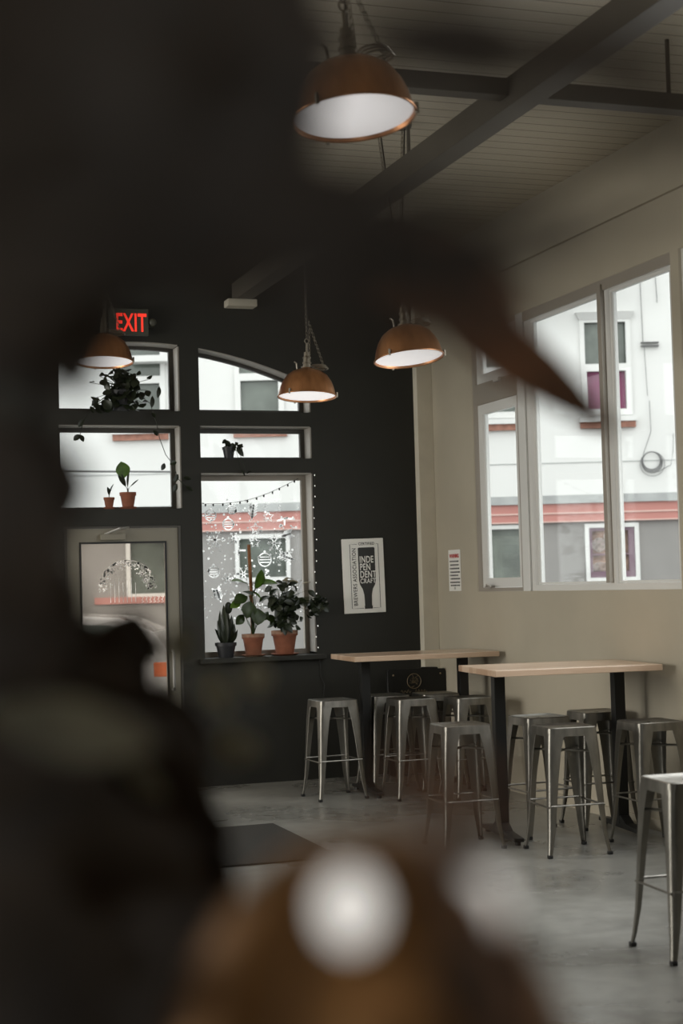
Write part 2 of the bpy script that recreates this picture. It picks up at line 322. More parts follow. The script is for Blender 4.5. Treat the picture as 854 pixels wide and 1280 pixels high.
# windows in the dark wall
def north_window(i, outer, inner, pane_poly, fm, gm='glass', y=GY):
    f = struct(plate('window_%d' % i, fm, outer, [inner], y - 0.03, y + 0.03)); plate('pane', M[gm], pane_poly, [], y - 0.004, y + 0.004, parent=f); return f
e = 0.003
north_window(1, archpoly(X0, X1 - 0.012, 3.074, 0.004), archpoly(X0, X1 - 0.012, 3.074, 0.035), archpoly(X0, X1 - 0.012, 3.074, 0.028), M['dark_frame'])
north_window(2, rect(X0 + e, X1 - .013, 2.279, 2.948), rect(X0 + .035, X1 - .045, 2.30, 2.915), rect(X0 + .03, X1 - .04, 2.295, 2.92), M['dark_frame'])
north_window(3, archpoly(X2, X3 - 0.012, 3.074, 0.004), archpoly(X2, X3 - 0.012, 3.074, 0.035), archpoly(X2, X3 - 0.012, 3.074, 0.028), M['dark_frame'])
north_window(4, rect(X2 + e, X3 - .013, 2.688, 2.948), rect(X2 + .035, X3 - .045, 2.71, 2.915), rect(X2 + .03, X3 - .04, 2.705, 2.92), M['dark_frame'])
north_window(5, rect(X2 + e, X3 - .013, 1.042, 2.557), rect(X2 + .035, X3 - .045, 1.085, 2.515), rect(X2 + .03, X3 - .04, 1.08, 2.52), M['beige_frame'])
# entrance door
d = struct(plate('door_1', M['door'], rect(1.955, 2.86, 0.01, 2.12), [rect(2.062, 2.752, 0.30, 2.0)], 12.52, 12.565))
plate('pane', M['hazy_glass'], rect(2.055, 2.759, 0.293, 2.007), [], 12.538, 12.546, parent=d)
plate('gasket', M['black'], rect(2.050, 2.764, 0.288, 2.012), [rect(2.066, 2.748, 0.304, 1.996)], 12.514, 12.522, parent=d)
b = MB().box(2.22, 2.42, 12.47, 12.52, 2.025, 2.075); b.build('door_closer', M['door'], d, bevel=0.004)
MB().tube([(2.25, 12.49, 2.07), (2.36, 12.42, 2.115), (2.45, 12.495, 2.125)], 0.009).build('closer_arm', M['plate_metal'], d)
MB().tube([(2.79, 12.52, 1.12), (2.79, 12.47, 1.12), (2.79, 12.45, 1.10), (2.79, 12.45, 0.82), (2.79, 12.47, 0.80), (2.79, 12.52, 0.80)], 0.011).build('door_handle', M['plate_metal'], d, smooth=True)
struct(plate('trim_12', M['dark_frame'], rect(1.928, 2.882, 0.001, 2.137), [rect(1.952, 2.863, -0.0, 2.123)], 12.505, 12.60))

# right wall with the big windows
yj = 11.573
rh = [rect(8.451, yj, 1.53, 3.634), rect(4.9, 8.354, 1.53, 3.634)]
struct(plate('wall_east', M['pale_wall'], rect(-4.3, 12.5, -0.1, H), rh, WX, WX + 0.125, 'x'))
struct(plate('wall_west', M['brown_wall'], rect(-4.3, 12.5, -0.1, H), [rect(7.0, 11.8, 0.9, 3.3)], -5.3, -5.0, 'x'))  # unseen opening, placed to light the east wall and the stools
struct(plate('wall_south', M['brown_wall'], rect(-5.3, 5.2, -0.1, H), [rect(-4.2, -1.6, 0.9, 3.2)], -4.3, -4.0, 'y'))  # unseen opening, added to lift the dark foreground leaves
struct(MB().box(4.958, WX, 12.41, 12.5, 0.0, H).build('trim_13', M['pilaster'], bevel=0.004))
struct(MB().box(WX - 0.03, WX, -4.0, 12.41, 4.0, 4.045).build('trim_14', M['pale_wall']))
struct(MB().box(WX - 0.018, WX, -4.0, 12.41, 0.0, 0.07).build('baseboard_east', M['pale_wall']))
struct(MB().box(-5.0, 1.92, 12.485, 12.5, 0.0, 0.09).build('baseboard_north', M['dark_wall']))
# window_6: casement pair on the left, window_7: two big lights
struct(MB().box(WX + 0.005, WX + 0.12, 10.601, 10.724, 1.532, 3.632).build('trim_15', M['white_frame']))
fx = WX + 0.035
def sash(name, y0, y1, z0, z1, wd, x0, x1, parent, m=None, pane=True):
    f = plate(name, m or M['white_frame'], rect(y0, y1, z0, z1), [rect(y0 + wd, y1 - wd, z0 + wd, z1 - wd)], x0, x1, 'x', parent)
    if pane: plate('pane', M['glass'], rect(y0 + wd - .005, y1 - wd + .005, z0 + wd - .005, z1 - wd + .005), [], (x0 + x1) / 2 - .004, (x0 + x1) / 2 + .004, 'x', f)
    return f
f6 = struct(plate('window_6', M['beige_frame'], rect(10.726, yj - .002, 1.532, 3.632), [rect(10.75, yj - 0.05, 1.56, 3.03), rect(10.75, yj - 0.05, 3.195, 3.60)], WX + 0.01, WX + 0.10, 'x'))
sash('lower_sash', 10.752, yj - 0.052, 1.562, 3.028, 0.075, WX + 0.03, WX + 0.085, f6)
sash('upper_sash', 10.752, yj - 0.052, 3.197, 3.598, 0.075, WX + 0.03, WX + 0.085, f6)
MB().box(WX - 0.012, WX + 0.03, 11.30, 11.40, 1.555, 1.575).tube([(WX - 0.005, 11.37, 1.57), (WX - 0.03, 11.33, 1.585), (WX - 0.035, 11.22, 1.565)], 0.007).build('crank_handle', M['reveal'], f6)
MB().box(WX - 0.016, WX + 0.02, 11.02, 11.12, 3.17, 3.20).build('latch', M['white_frame'], f6, bevel=0.004)
f7 = struct(plate('window_7', M['white_frame'], rect(8.453, 10.599, 1.532, 3.632), [rect(8.50, 9.32, 1.575, 3.56), rect(9.39, 10.545, 1.575, 3.56)], WX + 0.02, WX + 0.10, 'x'))
sash('inner_bead', 9.392, 10.543, 1.577, 3.558, 0.016, WX + 0.045, WX + 0.085, f7)
sash('inner_bead', 8.502, 9.318, 1.577, 3.558, 0.016, WX + 0.045, WX + 0.085, f7)
MB().box(WX - 0.012, WX + 0.02, 9.345, 9.395, 1.58, 3.60).build('mullion', M['beige_frame'], f7)
MB().box(WX + 0.004, WX + 0.02, 8.455, 10.597, 3.56, 3.630).build('head_trim', M['beige_frame'], f7)
f8 = struct(plate('window_8', M['white_frame'], rect(4.902, 8.352, 1.532, 3.632), [rect(4.95, 6.5, 1.575, 3.56), rect(6.62, 8.29, 1.575, 3.56)], WX + 0.02, WX + 0.10, 'x'))

# beams
struct(MB().box(3.36, 3.50, 3.0, 12.5, 4.0, 4.15).build('ceiling_beam', M['beam'], bevel=0.004))
struct(MB().box(-5.0, 3.358, 7.04, 7.14, 4.05, 4.14).box(3.502, 5.1, 7.04, 7.14, 4.05, 4.14).build('cross_beam', M['beam'], bevel=0.004))
for y in (4.0, 8.6, 10.6): struct(MB().tube([(3.43, y, 4.15), (3.43, y, H)], 0.012).build('beam_hanger', M['beam']))
for x in (-3.0, 0.0, 2.0, 4.31): struct(MB().tube([(x, 7.09, 4.14), (x, 7.09, H)], 0.012).build('beam_hanger', M['beam']))
c = MB().box(3.29, 3.54, 12.36, 12.5, 3.94, 4.0); tag(c.build('beam_bracket', M['pilaster'], bevel=0.006), kind='structure')

# ---------------------------------------------------------------- outside
struct(MB().box(-60, 60, 12.9, 80, -0.35, -0.15).box(5.5, 60, -40, 12.9, -0.35, -0.15).build('ground', M['asphalt']))
g = MB().box(-30, 8.0, 12.9, 15.6, -0.15, -0.02).box(5.5, 8.0, -30, 12.9, -0.15, -0.02); struct(g.build('sidewalk', M['paving']))
bl = thing('building', 'white stucco building across the street with a red band above its ground floor', 'building', (0.324 * 30, 0.946 * 30, 0), -YAW)
upw = [(-4.28, -3.41), (-1.95, -1.12), (2.62, 3.48), (4.74, 5.60)]
lww = [(-4.10, -3.30, 1.55, 2.56), (-2.0, -1.1, 1.8, 2.55), (2.60, 3.52, 1.55, 2.60), (4.74, 5.62, 1.62, 2.58)]
hs = [rect(a, b_, 4.80, 6.55) for a, b_ in upw]
plate('upper_wall', M['stucco'], rect(-16, 18, 3.05, 12), hs, 0, 0.4, parent=bl)
plate('lower_wall', M['stucco_grey'], rect(-16, 18, -0.2, 2.72), [rect(*q) for q in lww], 0.05, 0.4, parent=bl)
MB().box(-16, 18, -0.03, 0.4, 2.72, 3.06).build('red_band', M['red_band'], bl)
MB().box(-16, 18, -0.05, -0.03, 2.86, 2.89).box(-16, 18, -0.05, -0.03, 2.70, 2.725).build('band_line', M['pink_line'], bl)
MB().box(-16, 18, -0.08, 0.05, 3.06, 3.22).build('flashing', M['flashing'], bl)
MB().box(-16, 18, -0.012, 0.0, 3.84, 3.855).build('wall_joint', M['flashing'], bl)
for i, (a, b_) in enumerate(upw):
    f = plate('window_frame', M['stucco'], rect(a - 0.06, b_ + 0.06, 4.74, 6.60), [rect(a + 0.05, b_ - 0.05, 4.86, 5.60), rect(a + 0.03, b_ - 0.03, 5.74, 6.55)], -0.05, 0.06, parent=bl)
    MB().box(a + 0.02, b_ - 0.02, 0.08, 0.1, 5.70, 6.57).build('upper_glass', M['dark_glass'], f)
    MB().box(a + 0.04, b_ - 0.04, 0.08, 0.1, 4.84, 5.63).build('lower_glass', M['purple'] if i == 3 else M['dark_glass'], f)
    MB().box(a - 0.12, b_ + 0.12, -0.14, 0.0, 4.62, 4.72).build('window_sill', M['stucco'], bl)
    MB().box(a - 0.10, b_ + 0.10, -0.09, 0.0, 4.50, 4.62).build('brick_sill', M['brick'], bl)
    l = MB(); l.add([(a - 0.14, -0.14, 6.74), (b_ + 0.14, -0.14, 6.74), (b_ + 0.14, 0, 6.74), (a - 0.14, 0, 6.74), (a - 0.06, -0.06, 6.60), (b_ + 0.06, -0.06, 6.60), (b_ + 0.06, 0, 6.60), (a - 0.06, 0, 6.60)],
          [(0, 1, 2, 3), (7, 6, 5, 4), (0, 4, 5, 1), (1, 5, 6, 2), (2, 6, 7, 3), (3, 7, 4, 0)]); l.build('lintel', M['stucco'], bl)
for i, (a, b_, z0, z1) in enumerate(lww):
    f = plate('shop_window_frame', M['stucco'], rect(a - 0.08, b_ + 0.08, z0 - 0.08, z1 + 0.08), [rect(a, b_, z0, z1)], 0.0, 0.06, parent=bl)
    if i == 3:
        plate('inner_frame', M['purple_frame'], rect(a, b_, z0, z1), [rect(a + 0.06, b_ - 0.12, z0 + 0.12, 2.05), rect(a + 0.06, b_ - 0.12, 2.08, z1 - 0.06)], 0.04, 0.1, parent=f)
        MB().box(a, b_, 0.12, 0.14, z0, z1).build('display', M['shop_inside'], f)
        [MB().ball(*q).build('white_display_figure', M['frost'], f, smooth=True) for q in (((a + 0.2, 0.08, 2.25), 0.14, 10, 7, (1, .2, 1)), ((a + 0.36, 0.08, 2.4), 0.07, 10, 7, (1, .2, 1.4)), ((a + 0.22, 0.08, 1.8), 0.15, 10, 7, (1.3, .2, .8)))]
    else:
        MB().box(a, b_, 0.1, 0.12, z0, z1).build('shop_glass', M['dark_glass'], f)
MB().box(-4.8, -3.1, -0.02, 0.05, 1.36, 1.49).build('red_sill_band', M['red_band'], bl)
MB().box(-4.0, -3.15, -0.35, 0.0, 5.98, 6.10).build('cornice', M['stucco'], bl); MB().box(-3.9, -3.3, -0.3, 0.0, 6.74, 6.9).build('upper_cornice', M['stucco'], bl)
b = MB()
for r_ in (0.17, 0.185, 0.20, 0.235): b.torus((5.98 + (r_ - .17) * .2, -0.06, 3.84 - (r_ - .17)), r_, 0.010 if r_ < 0.22 else 0.005, 'y', 28, 6)
b.tube([(5.98, -0.05, 5.0), (5.99, -0.05, 4.4), (5.82, -0.05, 3.95)], 0.006).tube([(6.42, -0.05, 4.35), (6.40, -0.05, 4.0), (6.35, -0.05, 3.75), (6.1, -0.05, 3.62)], 0.006)
cb = b.build('cable_coil', M['cable']); cb.location = (0.324 * 30, 0.946 * 30, 0); cb.rotation_euler = (0, 0, -YAW)
tag(cb, 'coiled black cable hanging on the white stucco wall right of the purple window', 'cable')
b = MB().box(5.86, 6.2, -0.08, 0.0, 6.05, 6.08).box(5.86, 6.2, -0.08, 0.0, 6.12, 6.14).tube([(5.9, -0.04, 6.12), (5.88, -0.04, 7.6)], 0.007).tube([(6.2, -0.04, 6.9), (6.17, -0.04, 7.9)], 0.007).tube([(5.92, -0.04, 6.05), (5.95, -0.04, 5.1)], 0.005)
cb = b.build('wall_conduit', M['cable']); cb.location = (0.324 * 30, 0.946 * 30, 0); cb.rotation_euler = (0, 0, -YAW)
tag(cb, 'thin grey cable and small bracket high on the white stucco wall above the coil', 'conduit')
w_ = MB().tube([(0.5, 18, 3.1), (2.5, 18.4, 3.04), (4.5, 18.8, 3.06)], 0.012); tag(w_.build('street_wire', M['cable']), 'thin dark wire stretched across the street outside the left window', 'wire')

# parked car
car = thing('car', 'silver white car parked outside the glass door, orange tail lamp at its rear', 'car', (0.324 * 18 - 0.946 * 1.80, 0.946 * 18 + 0.324 * 1.80, -0.15), -YAW)
# local x runs forward to the left of the view (negative), rear end at 0
prof = [(0.0, 0.45), (0.02, 0.98), (-0.12, 1.06), (-0.32, 1.30), (-0.70, 1.46), (-1.6, 1.53), (-2.4, 1.47), (-3.1, 1.12), (-4.1, 0.95), (-4.35, 0.75), (-4.35, 0.4)]
def carshell(pr, hw, top_in):
    vs = []; fs = []; n = len(pr)
    for (y, ins) in ((-hw, 0), (hw, 0)):
        for x, z in pr:
            q = max(0.0, (z - 1.0)) / 0.5; vs.append((x, y * (1 - top_in * q), z))
    for i in range(n): j = (i + 1) % n; fs.append((i, j, n + j, n + i))
    fs.append(tuple(range(n))); fs.append(tuple(range(2 * n - 1, n - 1, -1))); return vs, fs
b = MB(); b.add(*carshell(prof, 0.88, 0.2)); b.build('body', M['car_paint'], car, bevel=0.03)
gl = [(-0.30, 1.06), (-0.45, 1.24), (-0.80, 1.38), (-1.7, 1.43), (-2.35, 1.38), (-2.85, 1.10)]
for sg in (-1, 1):
    vs = []
    for x, z in gl:
        q = max(0.0, z - 1.0) / 0.5
        for o_ in (0.0, 0.012): vs.append((x, sg * (0.88 * (1 - 0.2 * q) + o_), z))
    n = len(gl); b = MB(); b.add(vs, [tuple(range(0, 2 * n, 2)), tuple(range(2 * n - 1, 0, -2))] + [(2 * i, 2 * ((i + 1) % n), 2 * ((i + 1) % n) + 1, 2 * i + 1) for i in range(n)]); b.build('side_window', M['car_glass'], car)
    MB().box(-1.42, -1.36, sg * 0.79 - .02, sg * 0.79 + .05, 1.06, 1.40).build('door_pillar', M['black'], car)
    MB().box(-2.9, -0.35, sg * 0.875 - .012, sg * 0.875 + .012, 1.02, 1.045).build('window_trim', M['plate_metal'], car)
    MB().box(-0.32, 0.025, sg * 0.80 - 0.08, sg * 0.80 + 0.085, 0.80, 0.98).build('tail_lamp', M['tail'], car, bevel=0.02)
for x in (-0.85, -3.5):
    for sg in (-1, 1):
        MB().tube([(x, sg * 0.72, 0.32), (x, sg * 0.9, 0.32)], 0.32, 28).build('wheel', M['black'], car, bevel=0.02)

# ---------------------------------------------------------------- stools
SH = 0.745
def stool():
    t = thing('bar_stool', 'x', 'bar stool')
    b = MB(); hs_, r_ = 0.152, 0.035
    def ring(h, rad, z, n=5):
        out = []
        for cx_, cy_, a0 in ((h - rad, h - rad, 0), (-h + rad, h - rad, PI / 2), (-h + rad, -h + rad, PI), (h - rad, -h + rad, 1.5 * PI)):
            for k in range(n): a = a0 + PI / 2 * k / (n - 1); out.append((cx_ + rad * math.cos(a), cy_ + rad * math.sin(a), z))
        return out
    rings = [ring(0.156, 0.036, SH - 0.052), ring(0.154, 0.036, SH - 0.020), ring(0.153, 0.036, SH - 0.004), ring(0.148, 0.034, SH), ring(0.140, 0.03, SH - 0.001), ring(0.130, 0.03, SH - 0.007), ring(0.06, 0.03, SH - 0.009), ring(0.018, 0.0179, SH - 0.009)]
    n = len(rings[0]); vs = [v for r in rings for v in r]; fs = []
    for i in range(len(rings) - 1):
        for k in range(n): fs.append((i * n + k, i * n + (k + 1) % n, (i + 1) * n + (k + 1) % n, (i + 1) * n + k))
    # underside shell
    o2 = [ring(0.153, 0.034, SH - 0.052), ring(0.149, 0.034, SH - 0.014), ring(0.018, 0.0179, SH - 0.014)]
    base = len(vs); vs += [v for r in o2 for v in r]
    for i in range(2):
        for k in range(n): fs.append((base + i * n + k, base + (i + 1) * n + k, base + (i + 1) * n + (k + 1) % n, base + i * n + (k + 1) % n))
    for k in range(n): fs.append((k, base + k, base + (k + 1) % n, (k + 1) % n)); fs.append((7 * n + k, 7 * n + (k + 1) % n, base + 2 * n + (k + 1) % n, base + 2 * n + k))
    b.add(vs, fs); b.build('seat', M['steel'], t, smooth=True)
    levels = [(SH - 0.03, 0.153, 0.092), (SH - 0.066, 0.156, 0.086), (0.60, 0.162, 0.072), (0.45, 0.169, 0.056), (0.30, 0.176, 0.046), (0.16, 0.183, 0.036), (0.06, 0.192, 0.026), (0.012, 0.199, 0.022)]
    for sx in (-1, 1):
        for sy in (-1, 1):
            b = MB(); prof_n = 7; vs = []; fs = []
            for side in (0, 0.0022):
                for z, h, wd in levels:
                    hh = h - side; rr = min(0.026, wd * 0.6)
                    pts = [(hh - wd, hh)] + [(hh - rr + rr * math.sin(a), hh - rr + rr * math.cos(a)) for a in (0, PI / 8, PI / 4, 3 * PI / 8, PI / 2)] + [(hh, hh - wd)]
                    if side: pts = [(p[0], p[1]) for p in pts]
                    for p in pts: vs.append((sx * p[0], sy * p[1], z))
            L = len(levels); N = L * prof_n
            for i in range(L - 1):
                for k in range(prof_n - 1):
                    a = i * prof_n + k; fs.append((a, a + 1, a + prof_n + 1, a + prof_n)); fs.append((N + a, N + a + prof_n, N + a + prof_n + 1, N + a + 1))
                for k in (0, prof_n - 1): a = i * prof_n + k; fs.append((a, a + prof_n, N + a + prof_n, N + a))
            for i in (0, L - 1):
                for k in range(prof_n - 1): a = i * prof_n + k; fs.append((a, a + 1, N + a + 1, N + a))
            b.add(vs, fs); lg = b.build('leg', M['steel'], t, smooth=True)
            MB().box(sx * 0.188 - 0.014, sx * 0.188 + 0.014, sy * 0.188 - 0.014, sy * 0.188 + 0.014, 0.0, 0.02).build('rubber_foot', M['black'], lg, bevel=0.004)
    for q in (-1, 1):
        MB().tube([(-0.166, q * 0.173, 0.295), (0.166, q * 0.173, 0.295)], 0.006).build('footrest_bar', M['steel'], t, smooth=True)
        MB().tube([(q * 0.173, -0.166, 0.287), (q * 0.173, 0.166, 0.287)], 0.006).build('footrest_bar', M['steel'], t, smooth=True)
    b = MB()
    for ang in (PI / 4, -PI / 4):
        ca, sa = math.cos(ang), math.sin(ang); L_ = 0.205; pts = []
        b.tube([(-L_ * ca, -L_ * sa, 0.60), (L_ * ca, L_ * sa, 0.60)], 0.007)
    b.build('cross_brace', M['steel'], t)
    return t
st0 = stool()
stools = [
 (3.77, 11.36, 3, 'brushed steel bar stool standing alone at the left end of the far table'),
 (4.31, 11.09, 0, 'silver steel bar stool directly in front of the black sign with the round emblem'),
 (4.275, 11.56, 2, 'steel bar stool mostly hidden behind the silver stool at the far table'),
 (4.715, 10.92, 0, 'steel bar stool in front of the right post of the far table'),
 (4.665, 11.47, -2, 'shadowed bar stool between the black sign and the right post of the far table'),
 (3.77, 8.88, -2, 'steel bar stool left of the near table, its lower legs behind blurred brown foliage'),
 (4.24, 8.42, -4, 'dark bar stool in front of the near table, centred between its two posts'),
 (4.41, 9.10, 2, 'bar stool behind the near table, pale light on its seat, beside the left post'),
 (4.885, 9.22, -3, 'dark bar stool against the pale wall, seat partly behind the right table post'),
 (4.81, 8.40, 0, 'dark bar stool at the right front of the near table, beside its right post'),
 (3.575, 5.95, -3, 'bar stool nearest the camera, cut off by the right edge of the photograph'),
]
for i, (x, y, a, lb) in enumerate(stools):
    o = st0 if i == 0 else copy_tree(st0)
    o.location = (x, y, 0); o.rotation_euler = (0, 0, math.radians(a)); tag(o, lb, 'bar stool', 'steel bar stools around the two high tables')

# ---------------------------------------------------------------- high tables
def table(label, cx_, cy_, rz, L, D, px):
    t = thing('high_table', label, 'table', (cx_, cy_, 0), math.radians(rz), 'high wooden tables')
    MB().box(-L / 2, L / 2, -D / 2, D / 2, 1.031, 1.07).build('tabletop', M['wood'], t, bevel=0.003)
    for x in px:
        MB().box(x - 0.036, x + 0.036, -0.036, 0.036, 0.05, 1.024).build('post', M['black_metal'], t, bevel=0.004)
        MB().box(x - 0.11, x + 0.11, -0.20, 0.20, 1.024, 1.031).build('mounting_plate', M['black_metal'], t)
        f = MB(); hl = 0.32
        vs = []
        for y, z in ((-hl, 0.022), (-hl, 0.045), (-0.12, 0.06), (-0.05, 0.10), (0.05, 0.10), (0.12, 0.06), (hl, 0.045), (hl, 0.022)):
            vs += [(x - 0.032, y, z), (x + 0.032, y, z)]
        n = 8; f.add(vs, [tuple(range(0, 16, 2)), tuple(range(15, 0, -2))] + [(2 * i, 2 * ((i + 1) % n), 2 * ((i + 1) % n) + 1, 2 * i + 1) for i in range(n)])
        fo = f.build('foot_bar', M['black_metal'], t, bevel=0.004)
        for q in (-1, 1): MB().tube([(x, q * 0.29, 0.0), (x, q * 0.29, 0.023)], 0.018, 12).build('leveller', M['black_metal'], fo)
    return t
table('high table with a pale wooden top by the dark wall, the farther of the two', 4.475, 11.42, -2.5, 1.17, 0.66, (-0.41, 0.40))
table('high table with a pale wooden top under the big window, the nearer of the two', 4.505, 8.995, -6, 1.09, 0.76, (-0.405, 0.40))

# ---------------------------------------------------------------- pendant lamps
def pendant():
    t = thing('pendant_lamp', 'x', 'pendant lamp')        # origin at the rim centre
    R_ = 0.21
    out = [(R_ + 0.004, 0.0), (R_, 0.012), (R_ - 0.004, 0.03), (0.196, 0.07), (0.180, 0.11), (0.150, 0.155), (0.110, 0.185), (0.06, 0.203), (0.04, 0.207), (0.038, 0.215)]
    inn = [(r - 0.003, z) for r, z in out[::-1]]
    MB().lathe(out + [(0.02, 0.215)] + [(0.02, 0.212)] + inn[1:], close=True, n=56).build('dome_shade', M['copper'], t, smooth=True)
    MB().torus((0, 0, 0.002), R_ + 0.003, 0.005, n=56).build('rim', M['copper'], t, smooth=True)
    MB().lathe([(0.0001, 0.008), (R_ - 0.004, 0.012), (R_ - 0.004, 0.018), (0.0001, 0.014)], close=True, n=48).build('diffuser', M['diffuser'], t, smooth=True)
    for a in (-0.75, -0.75 + 2 * PI / 3, -0.75 + 4 * PI / 3):
        x, y = math.cos(a) * (R_ + 0.008), math.sin(a) * (R_ + 0.008)
        MB().box(x - 0.006, x + 0.006, y - 0.006, y + 0.006, -0.010, 0.030).build('clip', M['chain'], t, bevel=0.003)
    MB().lathe([(0.001, 0.212), (0.042, 0.212), (0.042, 0.222), (0.028, 0.226), (0.028, 0.245), (0.033, 0.247), (0.033, 0.255), (0.026, 0.258), (0.026, 0.285), (0.031, 0.287), (0.031, 0.293), (0.022, 0.30), (0.022, 0.33), (0.001, 0.332)], n=24).build('socket_housing', M['chain'], t, smooth=True)
    MB().tube([(-0.09, 0, 0.195), (-0.095, 0, 0.235), (-0.115, 0, 0.245)], 0.006).build('side_hook', M['chain'], t)
    b = MB()
    b.tube([(0, 0, 0.33), (0, 0, 0.36), (0.0, 0, 0.40)], 0.008); b.torus((0, 0, 0.415), 0.018, 0.004, 'y', 14, 6)
    b.build('hanging_loop', M['chain'], t)
    return t
def chainlinks(b, p0, p1, pitch=0.03):
    p0 = Vector(p0); p1 = Vector(p1); n = max(2, int((p1 - p0).length / pitch))
    for k in range(n):
        c_ = p0.lerp(p1, (k + .5) / n); b.torus(c_, 0.010, 0.0028, 'y' if k % 2 else 'x', 8, 4, (0.75, 1.7))
p0 = pendant()
tilt_axis = Vector((0.946, -0.324, 0))
lamps = [((3.447, 10.783, 2.99), 'copper pendant lamp before the arched window, slack chain coiled on its shade', -4.5, 1),
         ((3.478, 8.815, 2.98), 'copper pendant lamp in front of the room corner, right of the chain draped one', -6.5, -5),
         ((1.809, 5.036, 3.232), 'largest looking copper dome pendant lamp, high up near the top edge of the photograph', -5.0, -4),
         ((2.054, 11.276, 3.285), 'pendant lamp half hidden behind the hanging plant below the red exit sign', -4.5, 0)]
for i, (loc, lb, tl, rl) in enumerate(lamps):
    o = p0 if i == 0 else copy_tree(p0)
    o.location = loc; o.rotation_mode = 'QUATERNION'; rot = Matrix.Rotation(math.radians(rl), 4, Vector((0.324, 0.946, 0))) @ Matrix.Rotation(math.radians(tl), 4, tilt_axis) @ Matrix.Rotation(0.35, 4, 'Z'); o.rotation_quaternion = rot.to_quaternion()
    tag(o, lb, 'pendant lamp', 'copper pendant lamps')
    inv = rot.inverted()
    b = MB(); top = inv @ Vector((0, 0, H - loc[2])); s0 = Vector((0, 0, 0.43))
    chainlinks(b, s0, top)
    if i == 0:
        chainlinks(b, (0.0, -0.02, 0.56), (0.075, -0.05, 0.33)); chainlinks(b, (0.075, -0.05, 0.33), (0.11, -0.07, 0.205)); chainlinks(b, (0.0, -0.03, 0.50), (-0.02, -0.06, 0.23))
        for k in range(3): b.torus((0.05 + 0.01 * k, -0.075, 0.222 - 0.008 * k), 0.055, 0.004, 'z', 20, 5)
    b.build('chain', M['chain'], o)
    MB().tube([Vector((0.01, 0.0, 0.33)), Vector((0.02, 0.01, 0.5)), top + Vector((0.02, 0, 0))], 0.0045, 6).build('power_cord', M['black'], o)
    cz = MB().lathe([(0.001, 0), (0.06, 0), (0.055, -0.03), (0.001, -0.035)], n=20).build('ceiling_rose', M['beam'], o); cz.location = top
    l = bpy.data.lights.new('lamp_light', 'SPOT'); l.energy = 9.0; l.color = (1.0, 0.86, 0.70); l.shadow_soft_size = 0.1; l.spot_size = 2.4; l.spot_blend = 0.6
    lo = bpy.data.objects.new('lamp_light', l); C.objects.link(lo); lo.parent = o; lo.location = (0, 0, -0.02)

# ---------------------------------------------------------------- signs
# exit sign
t = thing('exit_sign', 'lit red exit sign on the dark wall above the glass door', 'sign', (2.47, 12.40, 3.68))
MB().box(-0.16, 0.16, 0.0, 0.06, 0.0, 0.215).build('housing', M['exit_case'], t, bevel=0.006)
MB().box(-0.03, 0.03, 0.06, 0.10, 0.06, 0.16).build('wall_bracket', M['exit_case'], t)
text('EXIT', 'letters', M['exit_red'], t, 0.205, (-0.112, -0.002, 0.032), sx=0.58, bold=0.004, space=1.05)
t = thing('emergency_lamp', 'small round emergency spotlight beside the exit sign', 'lamp', (2.665, 12.5, 3.79))
MB().ball((0, -0.07, 0), 0.036, 14, 10).build('lamp_head', M['exit_case'], t, smooth=True)
MB().box(-0.025, 0.025, -0.045, 0.0, -0.03, 0.03).build('base', M['exit_case'], t, bevel=0.004)
# craft poster
t = thing('poster', 'white tin sign with an upside down bottle on the dark wall left of the pilaster', 'poster', (4.457, DY, 1.687)); t.rotation_euler = (0, math.radians(-1.0), 0)
W2, H2 = 0.188, 0.316
MB().box(-W2, W2, -0.012, -0.002, -H2, H2).build('panel', M['poster'], t, bevel=0.004)
def pu(u): return -W2 + u * 2 * W2
def pv(v): return H2 - v * 2 * H2
b = MB(); yb = (-0.0135, -0.012)
for seg in ([(0.36, .075), (0.19, .075), (0.19, .935), (0.47, .935)], [(0.70, .935), (0.87, .935), (0.87, .075), (0.82, .075)]):
    b.stroke([(pu(a), pv(c_)) for a, c_ in seg], 0.004, *yb)
b.build('border', M['ink'], t)
bp_ = [(0.38, .13), (0.40, .12), (0.76, .12), (0.78, .13), (0.78, .56), (0.76, .62), (0.70, .68), (0.67, .76), (0.665, .90), (0.68, .905), (0.68, .945), (0.49, .945), (0.49, .905), (0.50, .90), (0.49, .76), (0.46, .68), (0.40, .62), (0.38, .56)]
plate('bottle_print', M['ink'], [(pu(a), pv(c_)) for a, c_ in bp_], [], -0.0145, -0.012, parent=t)
for s_, v_, sz in (('INDE', .325, 0.080), ('PEN', .425, 0.080), ('DENT', .525, 0.080), ('CRAFT', .60, 0.056)):
    text(s_, 'lettering', M['poster'], t, sz, (pu(0.405), -0.0155, pv(v_)), sx=0.66 if sz > .07 else 0.78, bold=0.0014 if sz > .07 else 0.0006, space=1.08)
text('CERTIFIED', 'lettering', M['ink'], t, 0.034, (pu(0.59), -0.013, pv(0.088)), sx=0.85, align='CENTER', bold=0.0004, space=1.1)
text('BREWERS ASSOCIATION', 'lettering', M['ink'], t, 0.047, (pu(0.325), -0.013, pv(0.90)), rot=(PI / 2, -PI / 2, 0), sx=0.86, bold=0.0006, space=1.12)
